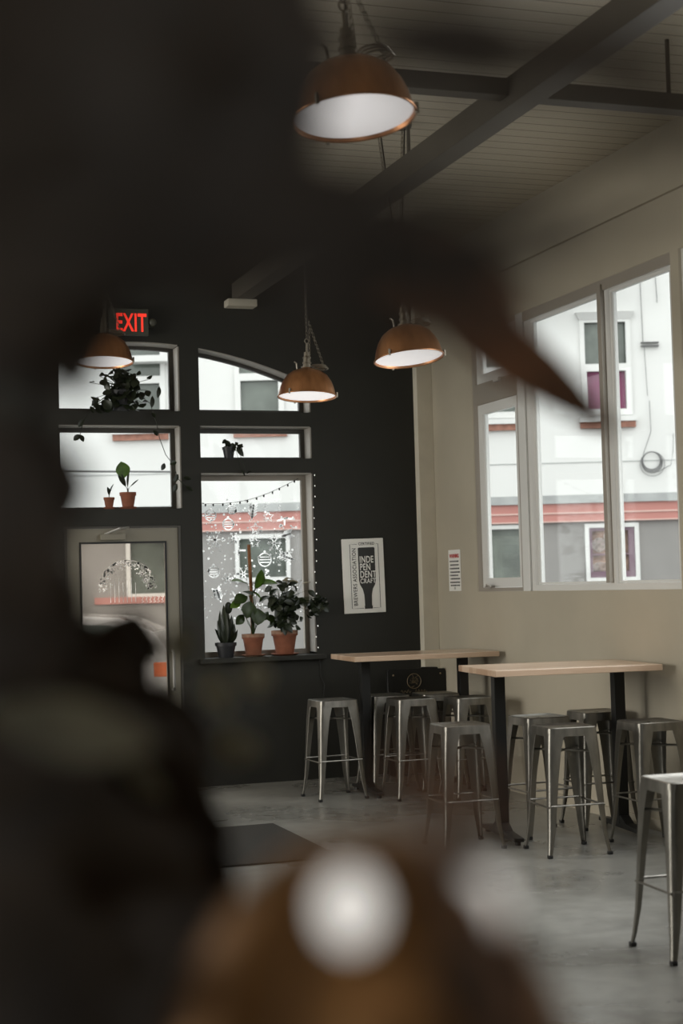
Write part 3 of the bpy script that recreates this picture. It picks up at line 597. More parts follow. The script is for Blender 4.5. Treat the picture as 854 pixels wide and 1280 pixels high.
# warning notice
t = thing('warning_notice', 'small white notice with a red heading on the pale wall left of the casement window', 'notice', (WX, 12.02, 1.71))
MB().box(-0.006, -0.001, -0.125, 0.125, -0.172, 0.172).build('panel', M['poster'], t, bevel=0.001)
o = text('WARNING', 'heading', M['red_ink'], t, 0.045, (-0.0068, 0.10, 0.105), rot=(PI / 2, 0, -PI / 2), sx=0.92, bold=0.0015)
b = MB(); random.seed(4)
for k, z in enumerate([0.075, 0.045, 0.015, -0.015, -0.042, -0.07, -0.10, -0.125]):
    y = 0.095 - (0.01 if k % 2 else 0); yend = -0.095 + (0.02 if k in (1, 4) else 0)
    while y > yend:
        l_ = random.uniform(0.012, 0.035); b.box(-0.0072, -0.006, y - l_, y, z - 0.006, z + 0.006); y -= l_ + 0.008
b.torus((-0.0066, 0, -0.15), 0.010, 0.0015, 'x', 14, 4)
b.build('small_print', M['ink'], t)
# black sign
t = thing('sandwich_board', 'black board sign with a round gold emblem in the corner behind the far stools', 'sign', (4.835, 12.30, 0.0))
plate('panel', M['black_metal'], [(-0.265, 0.02), (0.255, 0.02), (0.262, 0.86), (0.25, 0.885), (0.19, 0.888), (0.185, 0.90), (0.05, 0.905), (0.04, 0.895), (-0.25, 0.895), (-0.265, 0.88)], [], -0.02, 0.02, parent=t)
MB().box(-0.24, -0.2, 0.02, 0.085, 0.0, 0.5).box(0.2, 0.24, 0.02, 0.085, 0.0, 0.5).build('rear_leg', M['black_metal'], t)
for x in (-0.215, 0.21): MB().ball((x, -0.022, 0.845), 0.009).build('screw', M['gold_ink'], t, smooth=True)
b = MB(); random.seed(9); b.torus((-0.03, -0.021, 0.79), 0.062, 0.003, 'y', 30, 4)
for k in range(26):
    a = random.uniform(0, 2 * PI); r0 = random.uniform(0, 0.05); x, z = -0.03 + r0 * math.cos(a), 0.79 + r0 * math.sin(a)
    b.stroke([(x + random.uniform(-.015, .015), z + random.uniform(-.02, .02)) for _ in range(3)], 0.003, -0.022, -0.02)
b.build('round_emblem', M['gold_ink'], t)
b = MB(); b.stroke([(-0.15 + 0.006 * k, 0.705 + 0.012 * math.sin(k * 1.3) * (1 + 0.4 * math.sin(k * .7))) for k in range(16)], 0.004, -0.022, -0.02)
b.stroke([(-0.02 + 0.006 * k, 0.70 + 0.022 * math.sin(k * 1.5)) for k in range(18)], 0.004, -0.022, -0.02); b.build('script_line', M['gold_ink'], t)
for s_, x in (('I', -0.235), ('E', -0.115), ('A', 0.055)):
    text(s_, 'lettering', M['grey_ink'], t, 0.15, (x, -0.0215, 0.42), sx=0.75, bold=0.004)

# entrance mat
tag(MB().box(1.3, 2.966, 8.85, 10.28, 0.0, 0.012).build('entrance_mat', M['mat_rubber'], bevel=0.004), 'dark rectangular floor mat lying in front of the door, its far corner showing', 'mat')

# ---------------------------------------------------------------- frost drawings on glass
random.seed(21); b = MB(); ya, yb2 = GY - 0.0065, GY - 0.004
def flake(x, z, r, wd=0.006):
    for k in range(6):
        a = k * PI / 3; b.stroke([(x, z), (x + r * math.cos(a), z + r * math.sin(a))], wd * 1.6, ya, yb2)
        for s_ in (-.5, .5): b.stroke([(x + .6 * r * math.cos(a), z + .6 * r * math.sin(a)), (x + .6 * r * math.cos(a) + .35 * r * math.cos(a + s_ * 1.6), z + .6 * r * math.sin(a) + .35 * r * math.sin(a + s_ * 1.6))], wd * .7, ya, yb2)
def bauble(x, z, r):
    b.stroke([(x + r * math.cos(k * PI / 8), z + r * math.sin(k * PI / 8)) for k in range(17)], 0.011, ya, yb2)
    for q in (-.4, 0, .4): b.stroke([(x - r * math.sqrt(1 - q * q), z + q * r), (x + r * math.sqrt(1 - q * q), z + q * r)], 0.009, ya, yb2)
    b.disc(x, z + r + 0.012, 0.011, ya, yb2)
def twig(x, z, L, a):
    b.stroke([(x, z), (x + L * math.cos(a), z + L * math.sin(a))], 0.013, ya, yb2)
    for k in range(1, 6):
        for s_ in (-1, 1):
            px, pz = x + L * k / 6 * math.cos(a), z + L * k / 6 * math.sin(a); b.stroke([(px, pz), (px + 0.05 * math.cos(a + s_ * .8), pz + 0.05 * math.sin(a + s_ * .8))], 0.013, ya, yb2)
def star(x, z, r):
    pts = [(x + (r if k % 2 == 0 else r * .45) * math.cos(PI / 2 + k * PI / 5), z + (r if k % 2 == 0 else r * .45) * math.sin(PI / 2 + k * PI / 5)) for k in range(11)]; b.stroke(pts, 0.010, ya, yb2)
def inside(x, z): return X2 + .06 < x < X3 - .08 and 1.38 < z < 2.33
spots = []
for k in range(700):
    x, z = random.uniform(X2, X3), random.uniform(1.4, 2.3); r = random.choice([.06, .075, .09])
    if X2 + .04 + r < x < X3 - .06 - r and all((x - a) ** 2 + (z - c_) ** 2 > (r + q) ** 2 * 0.85 for a, c_, q in spots): spots.append((x, z, r))
tw = thing('window_drawing', 'white winter drawing of snowflakes, baubles and twigs on the tall window pane', 'window drawing')
for k, (x, z, r) in enumerate(spots):
    q = k % 5; b = MB()
    if q == 0: flake(x, z, r * .85)
    elif q == 1: bauble(x, z - .01, r * .62)
    elif q == 2: a = random.uniform(0, PI); twig(x - r * .8 * math.cos(a), z - r * .8 * math.sin(a), r * 1.6, a)
    elif q == 3: star(x, z, r * .8)
    else: a = random.uniform(0, PI); b.stroke([(x - r * math.cos(a), z - r * math.sin(a)), (x, z), (x + r * .8 * math.cos(a + .4), z + r * .8 * math.sin(a + .4))], 0.016, ya, yb2); b.stroke([(x, z), (x + r * .7 * math.cos(a + 1.6), z + r * .7 * math.sin(a + 1.6))], 0.014, ya, yb2)
    b.build(['snowflake', 'bauble', 'twig', 'star', 'branch'][q], M['frost'], tw)
b = MB()
for k in range(190):
    x, z = random.uniform(X2 + .05, X3 - .07), random.uniform(1.36, 2.36); b.disc(x, z, random.uniform(0.006, 0.012), ya, yb2, 6)
tag(b.build('snow_dots', M['frost'], tw), kind='stuff')
b = MB(); cx_, cz_, r_ = 2.44, 1.62, 0.24; ya, yb2 = 12.534, 12.537
for k in range(230):
    a = random.uniform(0.05, PI * 1.02); rr = r_ - abs(random.gauss(0, 0.035)); b.disc(cx_ + rr * math.cos(a), cz_ + rr * math.sin(a), random.uniform(0.003, 0.009), ya, yb2, 6)
b.stroke([(cx_ + r_ * math.cos(a / 20 * PI), cz_ + r_ * math.sin(a / 20 * PI)) for a in range(4, 15)], 0.008, ya, yb2)
for k in range(7): b.stroke([(cx_ - 0.14 + k * 0.034, cz_ - 0.10), (cx_ - 0.14 + k * 0.034, cz_ + 0.06 + 0.02 * (k % 3))], 0.004, ya, yb2)
for k in range(3): flake(cx_ + 0.12 + 0.03 * k, cz_ + 0.13 - 0.05 * k, 0.03, 0.005)
for k in range(6):
    x = 2.55 + k * 0.033; b.stroke([(x, cz_ - 0.06), (x + 0.018, cz_ - 0.06), (x + 0.004, cz_ - 0.085), (x + 0.02, cz_ - 0.10), (x, cz_ - 0.105)], 0.005, ya, yb2)
tag(b.build('door_drawing', M['frost']), 'white half wreath of dots drawn on the glass of the door', 'window drawing')

# ---------------------------------------------------------------- string lights
def bulbs(name, label, pts, n, rb, wire=0.002, lit=True):
    t = thing(name, label, 'string lights', pts[0]); P = [Vector(p) - Vector(pts[0]) for p in pts]
    MB().tube(P, wire, 5).build('wire', M['black'], t)
    seg = [(P[i + 1] - P[i]).length for i in range(len(P) - 1)]; tot = sum(seg)
    me = None
    for k in range(n):
        s_ = tot * (k + .5) / n; i = 0
        while s_ > seg[i] and i < len(seg) - 1: s_ -= seg[i]; i += 1
        q = P[i].lerp(P[i + 1], s_ / seg[i])
        if me is None: o = MB().ball((0, 0, 0), rb, 8, 5, (1, 1, 1.5)).build('bulb', M['bulb'] if lit else M['ink'], t, smooth=True); me = o
        else: o = me.copy(); C.objects.link(o)
        o.parent = t; o.location = q + Vector((0.004 * (-1) ** k, -0.005, -0.010))
pts = [Vector((3.09, 12.66, 2.32)).lerp(Vector((3.95, 12.66, 2.53)), k / 12) - Vector((0, 0, 0.07 * math.sin(PI * k / 12))) for k in range(13)]
bulbs('string_lights', 'unlit string of small bulbs sagging across the tall window', [tuple(p) for p in pts], 12, 0.008, lit=False)
pts = [(4.03 + 0.012 * math.sin(k * 1.7), 12.485, 2.60 - k * 0.14) for k in range(12)]
bulbs('string_lights', 'string of tiny lit bulbs hanging down the right jamb of the tall window', pts, 17, 0.0045, 0.0016)
tag(MB().tube([(4.045, 12.49, 1.0), (4.05, 12.49, 0.85), (4.08, 12.485, 0.78), (4.06, 12.49, 0.6), (4.07, 12.49, 0.35), (4.05, 12.47, 0.02)], 0.004, 6).build('power_cable', M['black']), 'black cable running down the dark wall below the tall window', 'cable')

# ---------------------------------------------------------------- window plants
def pot(t, r, h, m='terracotta', saucer=True, rim='rim_clay', rimh=0.22):
    z = 0.012 if saucer else 0.0
    MB().lathe([(0.001, z), (r * 0.66, z), (r * 0.90, z + h * (1 - rimh)), (r * 0.99, z + h * (1 - rimh)), (r, z + h), (r * 0.9, z + h), (r * 0.86, z + h * 0.9), (0.001, z + h * 0.88)], n=32).build('pot', M[m], t, smooth=True)
    if rim and m == 'terracotta': MB().lathe([(r * 1.003, z + h * 0.86), (r * 1.005, z + h * 1.002), (r * 0.9, z + h * 1.004), (r * 0.9, z + h * .97)], n=32).build('pot_rim', M[rim], t, smooth=True)
    if saucer: MB().lathe([(0.001, 0.0), (r * 0.8, 0.0), (r * 1.08, 0.016), (r * 1.05, 0.018), (r * 0.8, 0.006), (0.001, 0.006)], n=32).build('saucer', M[m], t, smooth=True)
    MB().lathe([(0.001, z + h * 0.885), (r * 0.855, z + h * 0.885), (0.001, z + h * .90)], n=24).build('soil', M['soil'], t)
    return z + h * 0.88
def foliage(t, specs, m, stem_m, name='leaves', sname='stems', sr=0.003):
    """specs: list of (stem base, stem tip, leaf tip, width)"""
    s_ = MB(); l_ = MB()
    for bs, st, tp, wd in specs:
        bs, st, tp = Vector(bs), Vector(st), Vector(tp); mid = (bs + st) / 2 + Vector((0, 0, 0.02)) + Vector(((st - bs).x * -.1, 0, 0)); s_.tube([bs, mid, st], [sr, sr * .9, sr * .7], 6)
        nr = Vector((random.uniform(-.5, .5), random.uniform(-1, .1), random.uniform(.1, 1))); l_.leaf(st, tp, wd, nr, 0.06, 0.2)
    s_.build(sname, M[stem_m], t, smooth=True); return l_.build(name, M[m], t, smooth=True)
SZ = 1.04
# dark snake-like plant
random.seed(3); t = thing('potted_plant', 'dark spiky leaved plant in a black pot, leftmost on the tall window sill', 'potted plant', (3.25, 12.545, SZ), group='plants on the window sill')
z = pot(t, 0.09, 0.125, 'dark_pot', False); b = MB()
for dx, dz, wd in ((-0.07, 0.20, .05), (-0.045, 0.28, .055), (-0.01, 0.33, .06), (0.02, 0.31, .05), (0.05, 0.24, .06), (0.075, 0.17, .05), (0.02, 0.22, .07), (-0.03, 0.20, .07), (0.09, 0.12, .04), (-.09, .13, .05), (0.0, 0.15, .09)):
    b.leaf((dx * .3, random.uniform(-.03, .03), z), (dx, random.uniform(-.05, .02), z + dz), wd, (random.uniform(-.6, .6), -1, 0), 0.08, 0.3, 0.8)
b.ball((0.03, 0, z + 0.30), 0.033, sc=(1, .3, 1.5)); b.build('leaves', M['dark_leaf'], t, smooth=True)
# staked philodendron
random.seed(5); t = thing('potted_plant', 'broad leaved climber on a tall brown stake in a terracotta pot on the window sill', 'potted plant', (3.485, 12.545, SZ), group='plants on the window sill')
z = pot(t, 0.095, 0.175)
MB().tube([(0.0, 0.01, z - .05), (-0.005, 0.01, z + 0.40), (-0.015, 0.012, 0.93)], 0.014, 10).build('stake', M['stake'], t, smooth=True)
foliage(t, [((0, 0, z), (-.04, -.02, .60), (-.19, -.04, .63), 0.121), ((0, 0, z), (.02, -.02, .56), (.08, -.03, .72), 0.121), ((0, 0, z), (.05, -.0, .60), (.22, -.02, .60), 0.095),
            ((0, 0, z), (-.02, -.04, .54), (.06, -.06, .47), 0.108)], 'bright_leaf', 'leaf', 'bright_leaves', 'stems')  # leaves in the brighter green
foliage(t, [((0, 0, z), (-.05, -.03, .50), (-.17, -.05, .45), 0.108), ((0, 0, z), (-.03, -.05, .46), (-.07, -.07, .32), 0.135), ((0, 0, z), (.08, -.02, .42), (.2, -.05, .36), 0.121),
            ((0, 0, z), (.09, -.02, .33), (.21, -.03, .28), 0.068), ((0, 0, z), (.03, -.05, .40), (.02, -.08, .26), 0.135), ((0, 0, z), (-.08, -.01, .35), (-.15, -.02, .27), 0.081),
            ((0, 0, z), (.07, 0, .30), (.13, -.02, .37), 0.081), ((0, 0, z), (-.05, -.02, .28), (-.1, -.05, .36), 0.081), ((0, 0, z), (.0, -.05, .5), (-.1, -.06, .54), 0.108), ((0, 0, z), (.1, -.01, .48), (.19, -.03, .44), 0.095)], 'leaf', 'leaf', 'leaves', 'stem_cluster')
MB().leaf((-.10, -.02, .46), (-.20, -.03, .41), .07, (0, -1, .4)).build('yellowing_leaf', M['bright_leaf'], t, smooth=True)
# bushy plant
random.seed(8); t = thing('potted_plant', 'bushy dark green plant in the largest terracotta pot, rightmost on the tall window sill', 'potted plant', (3.758, 12.545, SZ), group='plants on the window sill')
z = pot(t, 0.112, 0.195); sp = []
for k in range(95):
    a = random.uniform(0, 2 * PI); hh = random.uniform(0.06, 0.42); rr = random.uniform(0.02, 0.15) * (1 - abs(hh - .22) * 1.0); st = (rr * math.cos(a) - .01, rr * .45 * math.sin(a) - .05, z + hh)
    sp.append(((random.uniform(-.03, .03), 0, z), st, (st[0] + random.uniform(-.09, .09), max(-.12, st[1] - random.uniform(0, .05)), st[2] + random.uniform(-.10, .03)), random.uniform(.045, .07)))
foliage(t, sp, 'dark_leaf', 'leaf'); sp = []
for k in range(46):
    st = (0.24 + random.gauss(0, .045), -.11 + random.uniform(-.03, .02), z + 0.24 + random.gauss(0, .045)); sp.append(((0.03, 0, z + .25), st, (st[0] + random.uniform(-.06, .06), st[1] - .02, st[2] + random.uniform(-.08, .03)), .055))
foliage(t, sp, 'dark_leaf', 'leaf', 'side_branch_leaves', 'side_branch', 0.0015); sp = []
for k in range(10):
    st = (random.uniform(-.02, .16), -.03, z + random.uniform(.36, .46)); sp.append(((0.0, 0, z), st, (st[0] + random.uniform(-.06, .1), st[1] - .03, st[2] + random.uniform(-.02, .03)), .03))
foliage(t, sp, 'sage', 'leaf', 'top_leaves', 'top_stems', .002)
# two small pots on the left transom
SZ2 = 2.276
t = thing('potted_plant', 'tiny terracotta pot with one pointed sprout on the transom above the door', 'potted plant', (2.305, 12.55, SZ2), group='small pots above the door')
z = pot(t, 0.045, 0.085, saucer=True, rim=None); foliage(t, [((0, 0, z), (0, 0, z + .03), (-.015, -.01, z + .095), .035), ((0, 0, z), (.005, 0, z + .03), (.04, -.01, z + .12), .028)], 'dark_leaf', 'dark_leaf')
t = thing('potted_plant', 'terracotta pot with a round bright green leaf on the transom above the door', 'potted plant', (2.46, 12.55, SZ2), group='small pots above the door')
z = pot(t, 0.068, 0.125, saucer=True, rim=None)
foliage(t, [((0, 0, z), (-.015, 0, z + .06), (-.08, -.01, z + .19), .045), ((0, 0, z), (.0, 0, z + .05), (.015, -.01, z + .20), .022), ((0, 0, z), (.02, 0, z + .06), (.09, -.01, z + .12), .012)], 'dark_leaf', 'dark_leaf')
MB().leaf((-.03, -.012, z + .13), (-.055, -.02, z + .265), .125, (0.1, -1, .2), .02, .1).build('round_leaf', M['bright_leaf'], t, smooth=True)
# plant B on the middle transom
random.seed(12); t = thing('potted_plant', 'small dark trailing plant on the transom above the tall window', 'potted plant', (3.315, 12.55, 2.685))
z = pot(t, 0.055, 0.10, 'dark_pot', False); sp = []
for k in range(20):
    a = random.uniform(-PI, PI); st = (.05 * math.cos(a) + .03, -.04 * abs(math.sin(a)), z + random.uniform(-.03, .06)); sp.append(((0, 0, z), st, (st[0] + random.uniform(-.05, .08), st[1] - .01, st[2] + random.uniform(-.08, .07)), .045))
sp += [((.04, -.07, z), (.08, -.08, -.10), (.11, -.085, -.15), .035), ((.06, -.07, z), (.13, -.08, -.13), (.17, -.085, -.11), .035)]
foliage(t, sp, 'dark_leaf', 'dark_leaf', sr=.002)
# plant A, big trailing plant on the upper transom
random.seed(15); t = thing('trailing_plant', 'large dark trailing plant in a pot on the upper transom below the exit sign', 'potted plant', (2.42, 12.56, 3.074))
z = pot(t, 0.10, 0.17, 'dark_pot', False); sp = []
for k in range(170):
    a = random.uniform(-PI, PI); rr = abs(random.gauss(0, .13)); hh = random.uniform(-.08, .20) - rr * .3
    st = (rr * math.cos(a), -abs(rr * .4 * math.sin(a)) - .02, z + hh); 
    if st[1] < -0.14: continue
    sp.append(((0, 0, z), st, (st[0] + random.uniform(-.05, .05), st[1] - .02, st[2] + random.uniform(-.08, .02)), random.uniform(.055, .085)))
foliage(t, sp, 'dark_leaf', 'dark_leaf')
v = MB(); vine = [(0.10, -.08, z), (.22, -.10, .06), (.27, -.10, -.1), (.29, -.10, -.22), (.34, -.1, -.36), (.40, -.1, -.44), (.44, -.1, -.56), (.50, -.1, -.62)]
v.tube(vine, 0.003, 6)
for p, q in (((.23, -.1, -.02), (.26, -.11, -.06)), ((.24, -.1, -.16), (.275, -.11, -.21)), ((.33, -.1, -.43), (.30, -.11, -.49)), ((.43, -.1, -.42), (.37, -.11, -.44)), ((.44, -.1, -.52), (.40, -.11, -.59)), ((.43, -.1, -.60), (.39, -.11, -.67)), ((.48, -.1, -.55), (.55, -.11, -.56)), ((.50, -.1, -.62), (.56, -.11, -.66)), ((.24, -.1, .12), (.23, -.11, .02)), ((.30, -.1, .2), (.28, -.11, .10))):
    v.leaf(p, q, .04, (0.3, -1, .3), .05, .2)
v.build('long_vine', M['dark_leaf'], t, smooth=True)
v = MB(); v.tube([(-.1, -.08, z), (-.25, -.1, .02), (-.33, -.1, -.1), (-.36, -.1, -.22)], .003, 6)
for p, q in (((-.2, -.1, .1), (-.26, -.11, .03)), ((-.27, -.1, .03), (-.24, -.11, -.03)), ((-.33, -.1, -.08), (-.37, -.11, -.14)), ((-.36, -.1, -.2), (-.33, -.11, -.26)), ((-.36, -.1, -.2), (-.41, -.11, -.25))): v.leaf(p, q, .045, (0.3, -1, .3), .05, .2)
v.build('short_vine', M['dark_leaf'], t, smooth=True)

# ---------------------------------------------------------------- blurred foreground beside the lens
t = thing('planter_ledge', 'dark wooden ledge right below the lens that carries the blurred plants', 'ledge', (-0.25, 0.62, 0))
MB().box(-0.75, 0.68, -0.36, 0.36, 0.0, 1.26).build('cabinet', M['dark_wood'], t)
MB().box(-0.77, 0.70, -0.38, 0.38, 1.26, 1.30).build('ledge_top', M['dark_wood'], t, bevel=0.005)
LZ = 1.30
# burgundy leaved plant at the left
random.seed(31)
M['copper_glossy'] = mat('polished_bronze', (0.40, 0.20, 0.075), 0.38, 0.75, var=0.15, scale=20)
t = thing('foreground_plant', 'large dark brown leaved plant, blurred, filling the left edge of the picture', 'potted plant', (0.02, 0.86, LZ))
O_ = Vector((0.02, 0.86, LZ)); z = pot(t, 0.08, 0.12, 'dark_pot', False)
def loc(p): return tuple(Vector(p) - O_)
FWD = (-FW.x, -FW.y, -FW.z)
s_ = MB(); l_ = MB(); g_ = MB()
for tip in ((0.1231, 0.8563, 1.6328), (0.1432, 0.7353, 1.8026), (0.0901, 0.6985, 1.8451), (0.1383, 0.8024, 1.5492), (0.1795, 0.8436, 1.5006), (0.0961, 0.7674, 1.4774)):
    tp = Vector(loc(tip)); s_.tube([(0, 0, z - 0.02), (tp.x * .3, tp.y * .3, z + (tp.z - z) * .45), tuple(tp)], [0.006, 0.005, 0.003], 8)
big = [((0.0454, 0.5033, 1.8209), (0.1151, 0.4824, 1.7626), 0.10), ((0.0987, 0.4852, 1.8194), (0.1565, 0.4675, 1.7768), 0.07), ((0.0448, 0.5061, 1.7697), (0.1220, 0.4818, 1.7265), 0.09), ((0.0463, 0.5277, 1.7493), (0.0964, 0.5128, 1.7052), 0.08), ((0.1006, 0.4874, 1.7604), (0.1535, 0.4714, 1.7179), 0.07), ((0.1154, 0.4810, 1.7882), (0.1514, 0.4706, 1.7487), 0.07), ((0.0527, 0.6128, 1.6962), (0.0866, 0.6061, 1.5969), 0.05), ((0.0844, 0.6236, 1.6853), (0.0838, 0.6267, 1.6282), 0.05), ((0.0619, 0.6074, 1.7420), (0.0935, 0.5989, 1.6950), 0.05), ((0.0885, 0.5963, 1.7812), (0.1318, 0.5836, 1.7400), 0.06), ((0.0657, 0.6020, 1.8249), (0.1237, 0.5831, 1.8048), 0.06), ((0.1137, 0.5332, 1.8143), (0.1534, 0.5212, 1.7822), 0.05),
       ((0.1325, 0.5261, 1.8279), (0.1536, 0.5200, 1.8047), 0.05), ((0.1000, 0.5933, 1.7624), (0.1346, 0.5829, 1.7338), 0.045), ((0.0726, 0.7664, 1.6625), (0.1047, 0.7584, 1.6001), 0.06), ((0.0810, 0.8179, 1.6328), (0.1191, 0.8081, 1.5661), 0.08), ((0.1281, 0.9618, 1.6060), (0.1826, 0.9473, 1.5217), 0.07),
       ((0.2047, 0.9908, 1.5574), (0.2258, 0.9875, 1.4800), 0.06), ((0.1540, 1.0071, 1.5794), (0.2070, 0.9908, 1.5420), 0.07), ((0.0875, 0.5447, 1.7629), (0.0888, 0.5484, 1.6792), 0.042), ((0.0508, 0.6225, 1.5118), (0.0851, 0.6136, 1.4555), 0.06), ((0.1601, 0.9007, 1.5500), (0.2117, 0.8867, 1.4748), 0.07), ((0.1034, 0.9195, 1.5609), (0.1680, 0.9021, 1.4668), 0.09), ((0.0758, 0.8257, 1.5100), (0.1608, 0.7988, 1.4666), 0.09),
       ((0.0933, 0.7144, 1.5008), (0.1675, 0.6915, 1.4485), 0.09), ((0.0563, 0.6222, 1.4809), (0.1257, 0.6008, 1.4329), 0.08), ((0.1147, 0.6015, 1.4946), (0.1665, 0.5868, 1.4348), 0.07), ((0.1609, 0.7979, 1.4830), (0.2033, 0.7853, 1.4449), 0.06), ((0.2144, 0.9384, 1.4819), (0.2371, 0.9322, 1.4496), 0.035),
       ((0.1778, 0.9496, 1.5073), (0.2351, 0.9318, 1.4716), 0.05), ((0.2078, 1.0404, 1.6032), (0.1971, 1.0465, 1.5551), 0.05)]
for a, b_, wd in big: l_.leaf(loc(a), loc(b_), wd, FWD, 0.05, 0.1)
l_.build('leaves', M['burgundy'], t, smooth=True); s_.build('stems', M['dark_wood'], t, smooth=True)
for a, b_, wd in (((0.1423, 0.9085, 1.5160), (0.1684, 0.9000, 1.5060), 0.02), ((0.2121, 0.9394, 1.4771), (0.2258, 0.9351, 1.4694), 0.014), ((0.1591, 0.8494, 1.5229), (0.1837, 0.8422, 1.5005), 0.014), ((0.0735, 0.7181, 1.5623), (0.1481, 0.6934, 1.5459), 0.03), ((0.0854, 0.6123, 1.4801), (0.1024, 0.6088, 1.4335), 0.02), ((0.2268, 0.9299, 1.5667), (0.2404, 0.9266, 1.5395), 0.022), ((0.2546, 0.9201, 1.5732), (0.2589, 0.9198, 1.5487), 0.018), ((0.2380, 0.9278, 1.5323), (0.2469, 0.9261, 1.5053), 0.022), ((0.2179, 0.9316, 1.5937), (0.2084, 0.9361, 1.5696), 0.02), ((0.2472, 0.9250, 1.5247), (0.2585, 0.9219, 1.5098), 0.014), ((0.2145, 0.9874, 1.5597), (0.2192, 0.9866, 1.5442), 0.012)):
    g_.leaf(loc(a), loc(b_), wd, FWD, 0.05, 0.1)
g_.build('sage_and_glint_leaves', M['sage'], t, smooth=True)  # sage leaves; a few pale ones stand in for glints of light
# long arching brown branch over the top
t = thing('foreground_branch', 'long brown branch with drooping pointed leaves, blurred, arching across the upper part of the picture', 'branch', (-0.30, 0.72, LZ))
O_ = Vector((-0.30, 0.72, LZ))
MB().lathe([(0.001, 0), (0.045, 0), (0.06, 0.05), (0.05, 0.13), (0.022, 0.17), (0.025, 0.19), (0.019, 0.19), (0.016, 0.17), (0.04, 0.12), (0.045, 0.02), (0.001, 0.01)], n=28).build('vase', M['dark_pot'], t, smooth=True)
MB().tube([(0, 0, 0.02), loc((-0.0226, 0.8471, 1.7587)), loc((0.0592, 0.8687, 1.8262)), loc((0.1718, 0.8826, 1.8355)), loc((0.3101, 0.8893, 1.8125)), loc((0.3698, 0.8702, 1.7865))], [0.006, 0.006, 0.005, 0.005, 0.004, 0.003], 8).build('stem', M['dark_wood'], t, smooth=True)
b = MB(); b.leaf(loc((0.3515, 0.8760, 1.7967)), loc((0.4680, 0.8408, 1.7009)), 0.036, FWD, 0.035, 0.12, 0.8)
b.build('drooping_leaf', M['brown_leaf'], t, smooth=True)
b = MB(); b.leaf(loc((0.1872, 0.5641, 1.7507)), loc((0.2626, 0.5401, 1.7148)), 0.045, FWD, 0.03, 0.12)
b.build('drooping_leaf', M['brown_leaf'], t, smooth=True)
b = MB()
for a, c_, wd in (((0.0904, 0.2606, 1.7098), (0.1366, 0.2451, 1.7042), 0.016), ((0.1203, 0.2506, 1.7061), (0.1556, 0.2388, 1.7008), 0.014), ((0.0820, 0.2649, 1.6828), (0.1145, 0.2543, 1.6718), 0.016), ((0.0900, 0.2626, 1.6725), (0.1198, 0.2529, 1.6631), 0.010), ((0.0946, 0.2588, 1.7183), (0.1285, 0.2473, 1.7159), 0.010), ((0.0617, 0.2925, 1.6915), (0.1054, 0.2773, 1.6964), 0.014), ((0.0742, 0.2658, 1.7174), (0.1204, 0.2502, 1.7133), 0.010), ((0.1095, 0.2537, 1.7179), (0.1625, 0.2359, 1.7121), 0.007), ((0.1040, 0.2562, 1.7066), (0.1366, 0.2452, 1.7028), 0.011), ((0.1230, 0.2498, 1.7031), (0.1637, 0.2363, 1.6948), 0.010),
                 ((0.0843, 0.2534, 1.6837), (0.1158, 0.2426, 1.6856), 0.006), ((0.0790, 0.2873, 1.6771), (0.1111, 0.2762, 1.6808), 0.015), ((0.0833, 0.2864, 1.6663), (0.1168, 0.2746, 1.6730), 0.012), ((0.0887, 0.2417, 1.6763), (0.1215, 0.2310, 1.6673), 0.008), ((0.0938, 0.2400, 1.6755), (0.1544, 0.2190, 1.6804), 0.007), ((0.0987, 0.2391, 1.6613), (0.1341, 0.2265, 1.6696), 0.006), ((0.1035, 0.2584, 1.6635), (0.1170, 0.2544, 1.6517), 0.006)):
    b.leaf(loc(a), loc(c_), wd, FWD, 0.03, 0.1)
b.tube([loc((-0.0139, 0.5285, 1.7227)), loc((0.0378, 0.3217, 1.6957)), loc((0.0719, 0.2889, 1.6935)), loc((0.1288, 0.2692, 1.7003))], 0.0012, 6)
b.tube([(0, 0, 0.1), loc((-0.0464, 0.6468, 1.6928)), loc((-0.0139, 0.5285, 1.7227))], 0.003, 6)
b.build('near_leaves', M['burgundy'], t, smooth=True)
# polished rounded copper vessel at the bottom
t = thing('foreground_vessel', 'polished amber brown metal globe, strongly blurred at the bottom of the picture', 'vessel', (0.1847, 0.5267, 1.4545)); t.location.z = LZ
pr = [(0.001, 0.0), (0.030, 0.0), (0.034, 0.006)]
for k in range(3, 24): a = -PI / 2 + PI * k / 24; pr.append((0.076 * math.cos(a), 0.116 + 0.112 * math.sin(a)))
pr += [(0.001, 0.228)]
MB().lathe(pr, n=64).build('body', M['copper_glossy'], t, smooth=True)
MB().torus((0, 0, 0.05), 0.062, 0.003, n=40).build('foot_ring', M['copper_glossy'], t, smooth=True)
t = thing('dried_stems', 'thin dry brown leaves on stems, blurred, in front of the middle stools', 'dried leaves', (0.1725, 0.3968, 1.3840)); t.location.z = LZ; O_ = Vector(t.location)
MB().lathe([(0.001, 0), (0.02, 0), (0.024, 0.03), (0.02, 0.07), (0.016, 0.07), (0.019, 0.03), (0.001, 0.006)], n=24).build('holder', M['dark_pot'], t, smooth=True)
b = MB()
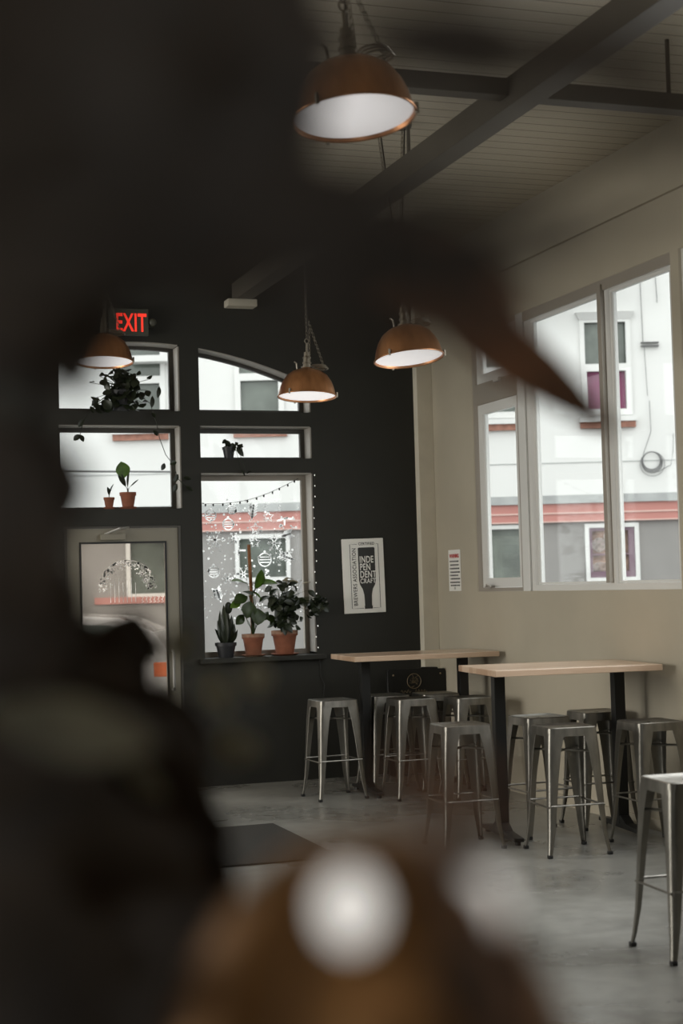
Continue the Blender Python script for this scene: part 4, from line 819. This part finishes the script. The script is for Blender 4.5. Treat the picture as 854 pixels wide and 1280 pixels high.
for a, c_, wd in (((0.1233, 0.3409, 1.5707), (0.1493, 0.3329, 1.5534), 0.010), ((0.1619, 0.3927, 1.5392), (0.1759, 0.3894, 1.5108), 0.011), ((0.1739, 0.3897, 1.5173), (0.1858, 0.3872, 1.4847), 0.013), ((0.1286, 0.3387, 1.5780), (0.1564, 0.3300, 1.5624), 0.007)): b.leaf(loc(a), loc(c_), wd, FWD, 0.03, 0.1)
for p in ((0.1619, 0.3927, 1.5392), (0.1739, 0.3897, 1.5173)): b.tube([(0, 0, 0.006), (0.003, 0, 0.1), loc(p)], 0.0015, 6)
b.tube([loc((0.1619, 0.3927, 1.5392)), loc((0.1286, 0.3387, 1.5780))], 0.0012, 6)
b.build('dry_leaves', M['brown_leaf'], t, smooth=True)
b = MB()
for a, c_, wd in (((0.1692, 0.4217, 1.5454), (0.1842, 0.4179, 1.5173), 0.018), ((0.1756, 0.4204, 1.5268), (0.1925, 0.4171, 1.4756), 0.030)): b.leaf(loc(a), loc(c_), wd, FWD, 0.03, 0.1)
b.build('glare_cover_leaves', M['burgundy'], t, smooth=True)  # added leaves covering the pale glare on the globe's right side
M['highlight_glow'] = mat('glowing_highlight', (0.9, 0.9, 0.88), 0.3, emit=(1.0, 0.95, 0.88, 0.74))  # added glow that stands in for two bright highlights
P0 = (0.1552, 0.4472, 1.3394); t = thing('string_lights', 'two added glowing balls on a wire near the lens, standing in for bright highlights, bottom of the picture', 'string lights', (P0[0], P0[1], LZ)); O_ = Vector(t.location)
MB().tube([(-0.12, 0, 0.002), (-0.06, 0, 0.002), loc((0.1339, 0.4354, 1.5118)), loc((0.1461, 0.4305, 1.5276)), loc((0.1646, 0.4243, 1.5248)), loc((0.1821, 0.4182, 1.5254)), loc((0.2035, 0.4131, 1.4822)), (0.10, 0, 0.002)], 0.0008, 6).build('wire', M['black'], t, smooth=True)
MB().ball(loc((0.1465, 0.4306, 1.5218)), 0.0088, 14, 10, (1, 1, 1.25)).build('bulb', M['highlight_glow'], t, smooth=True)  # glowing ball added for the left highlight
MB().ball(loc((0.1821, 0.4184, 1.5220)), 0.0085, 14, 10, (1, 1, 1.25)).build('bulb', M['highlight_glow'], t, smooth=True)  # glowing ball added for the right highlight
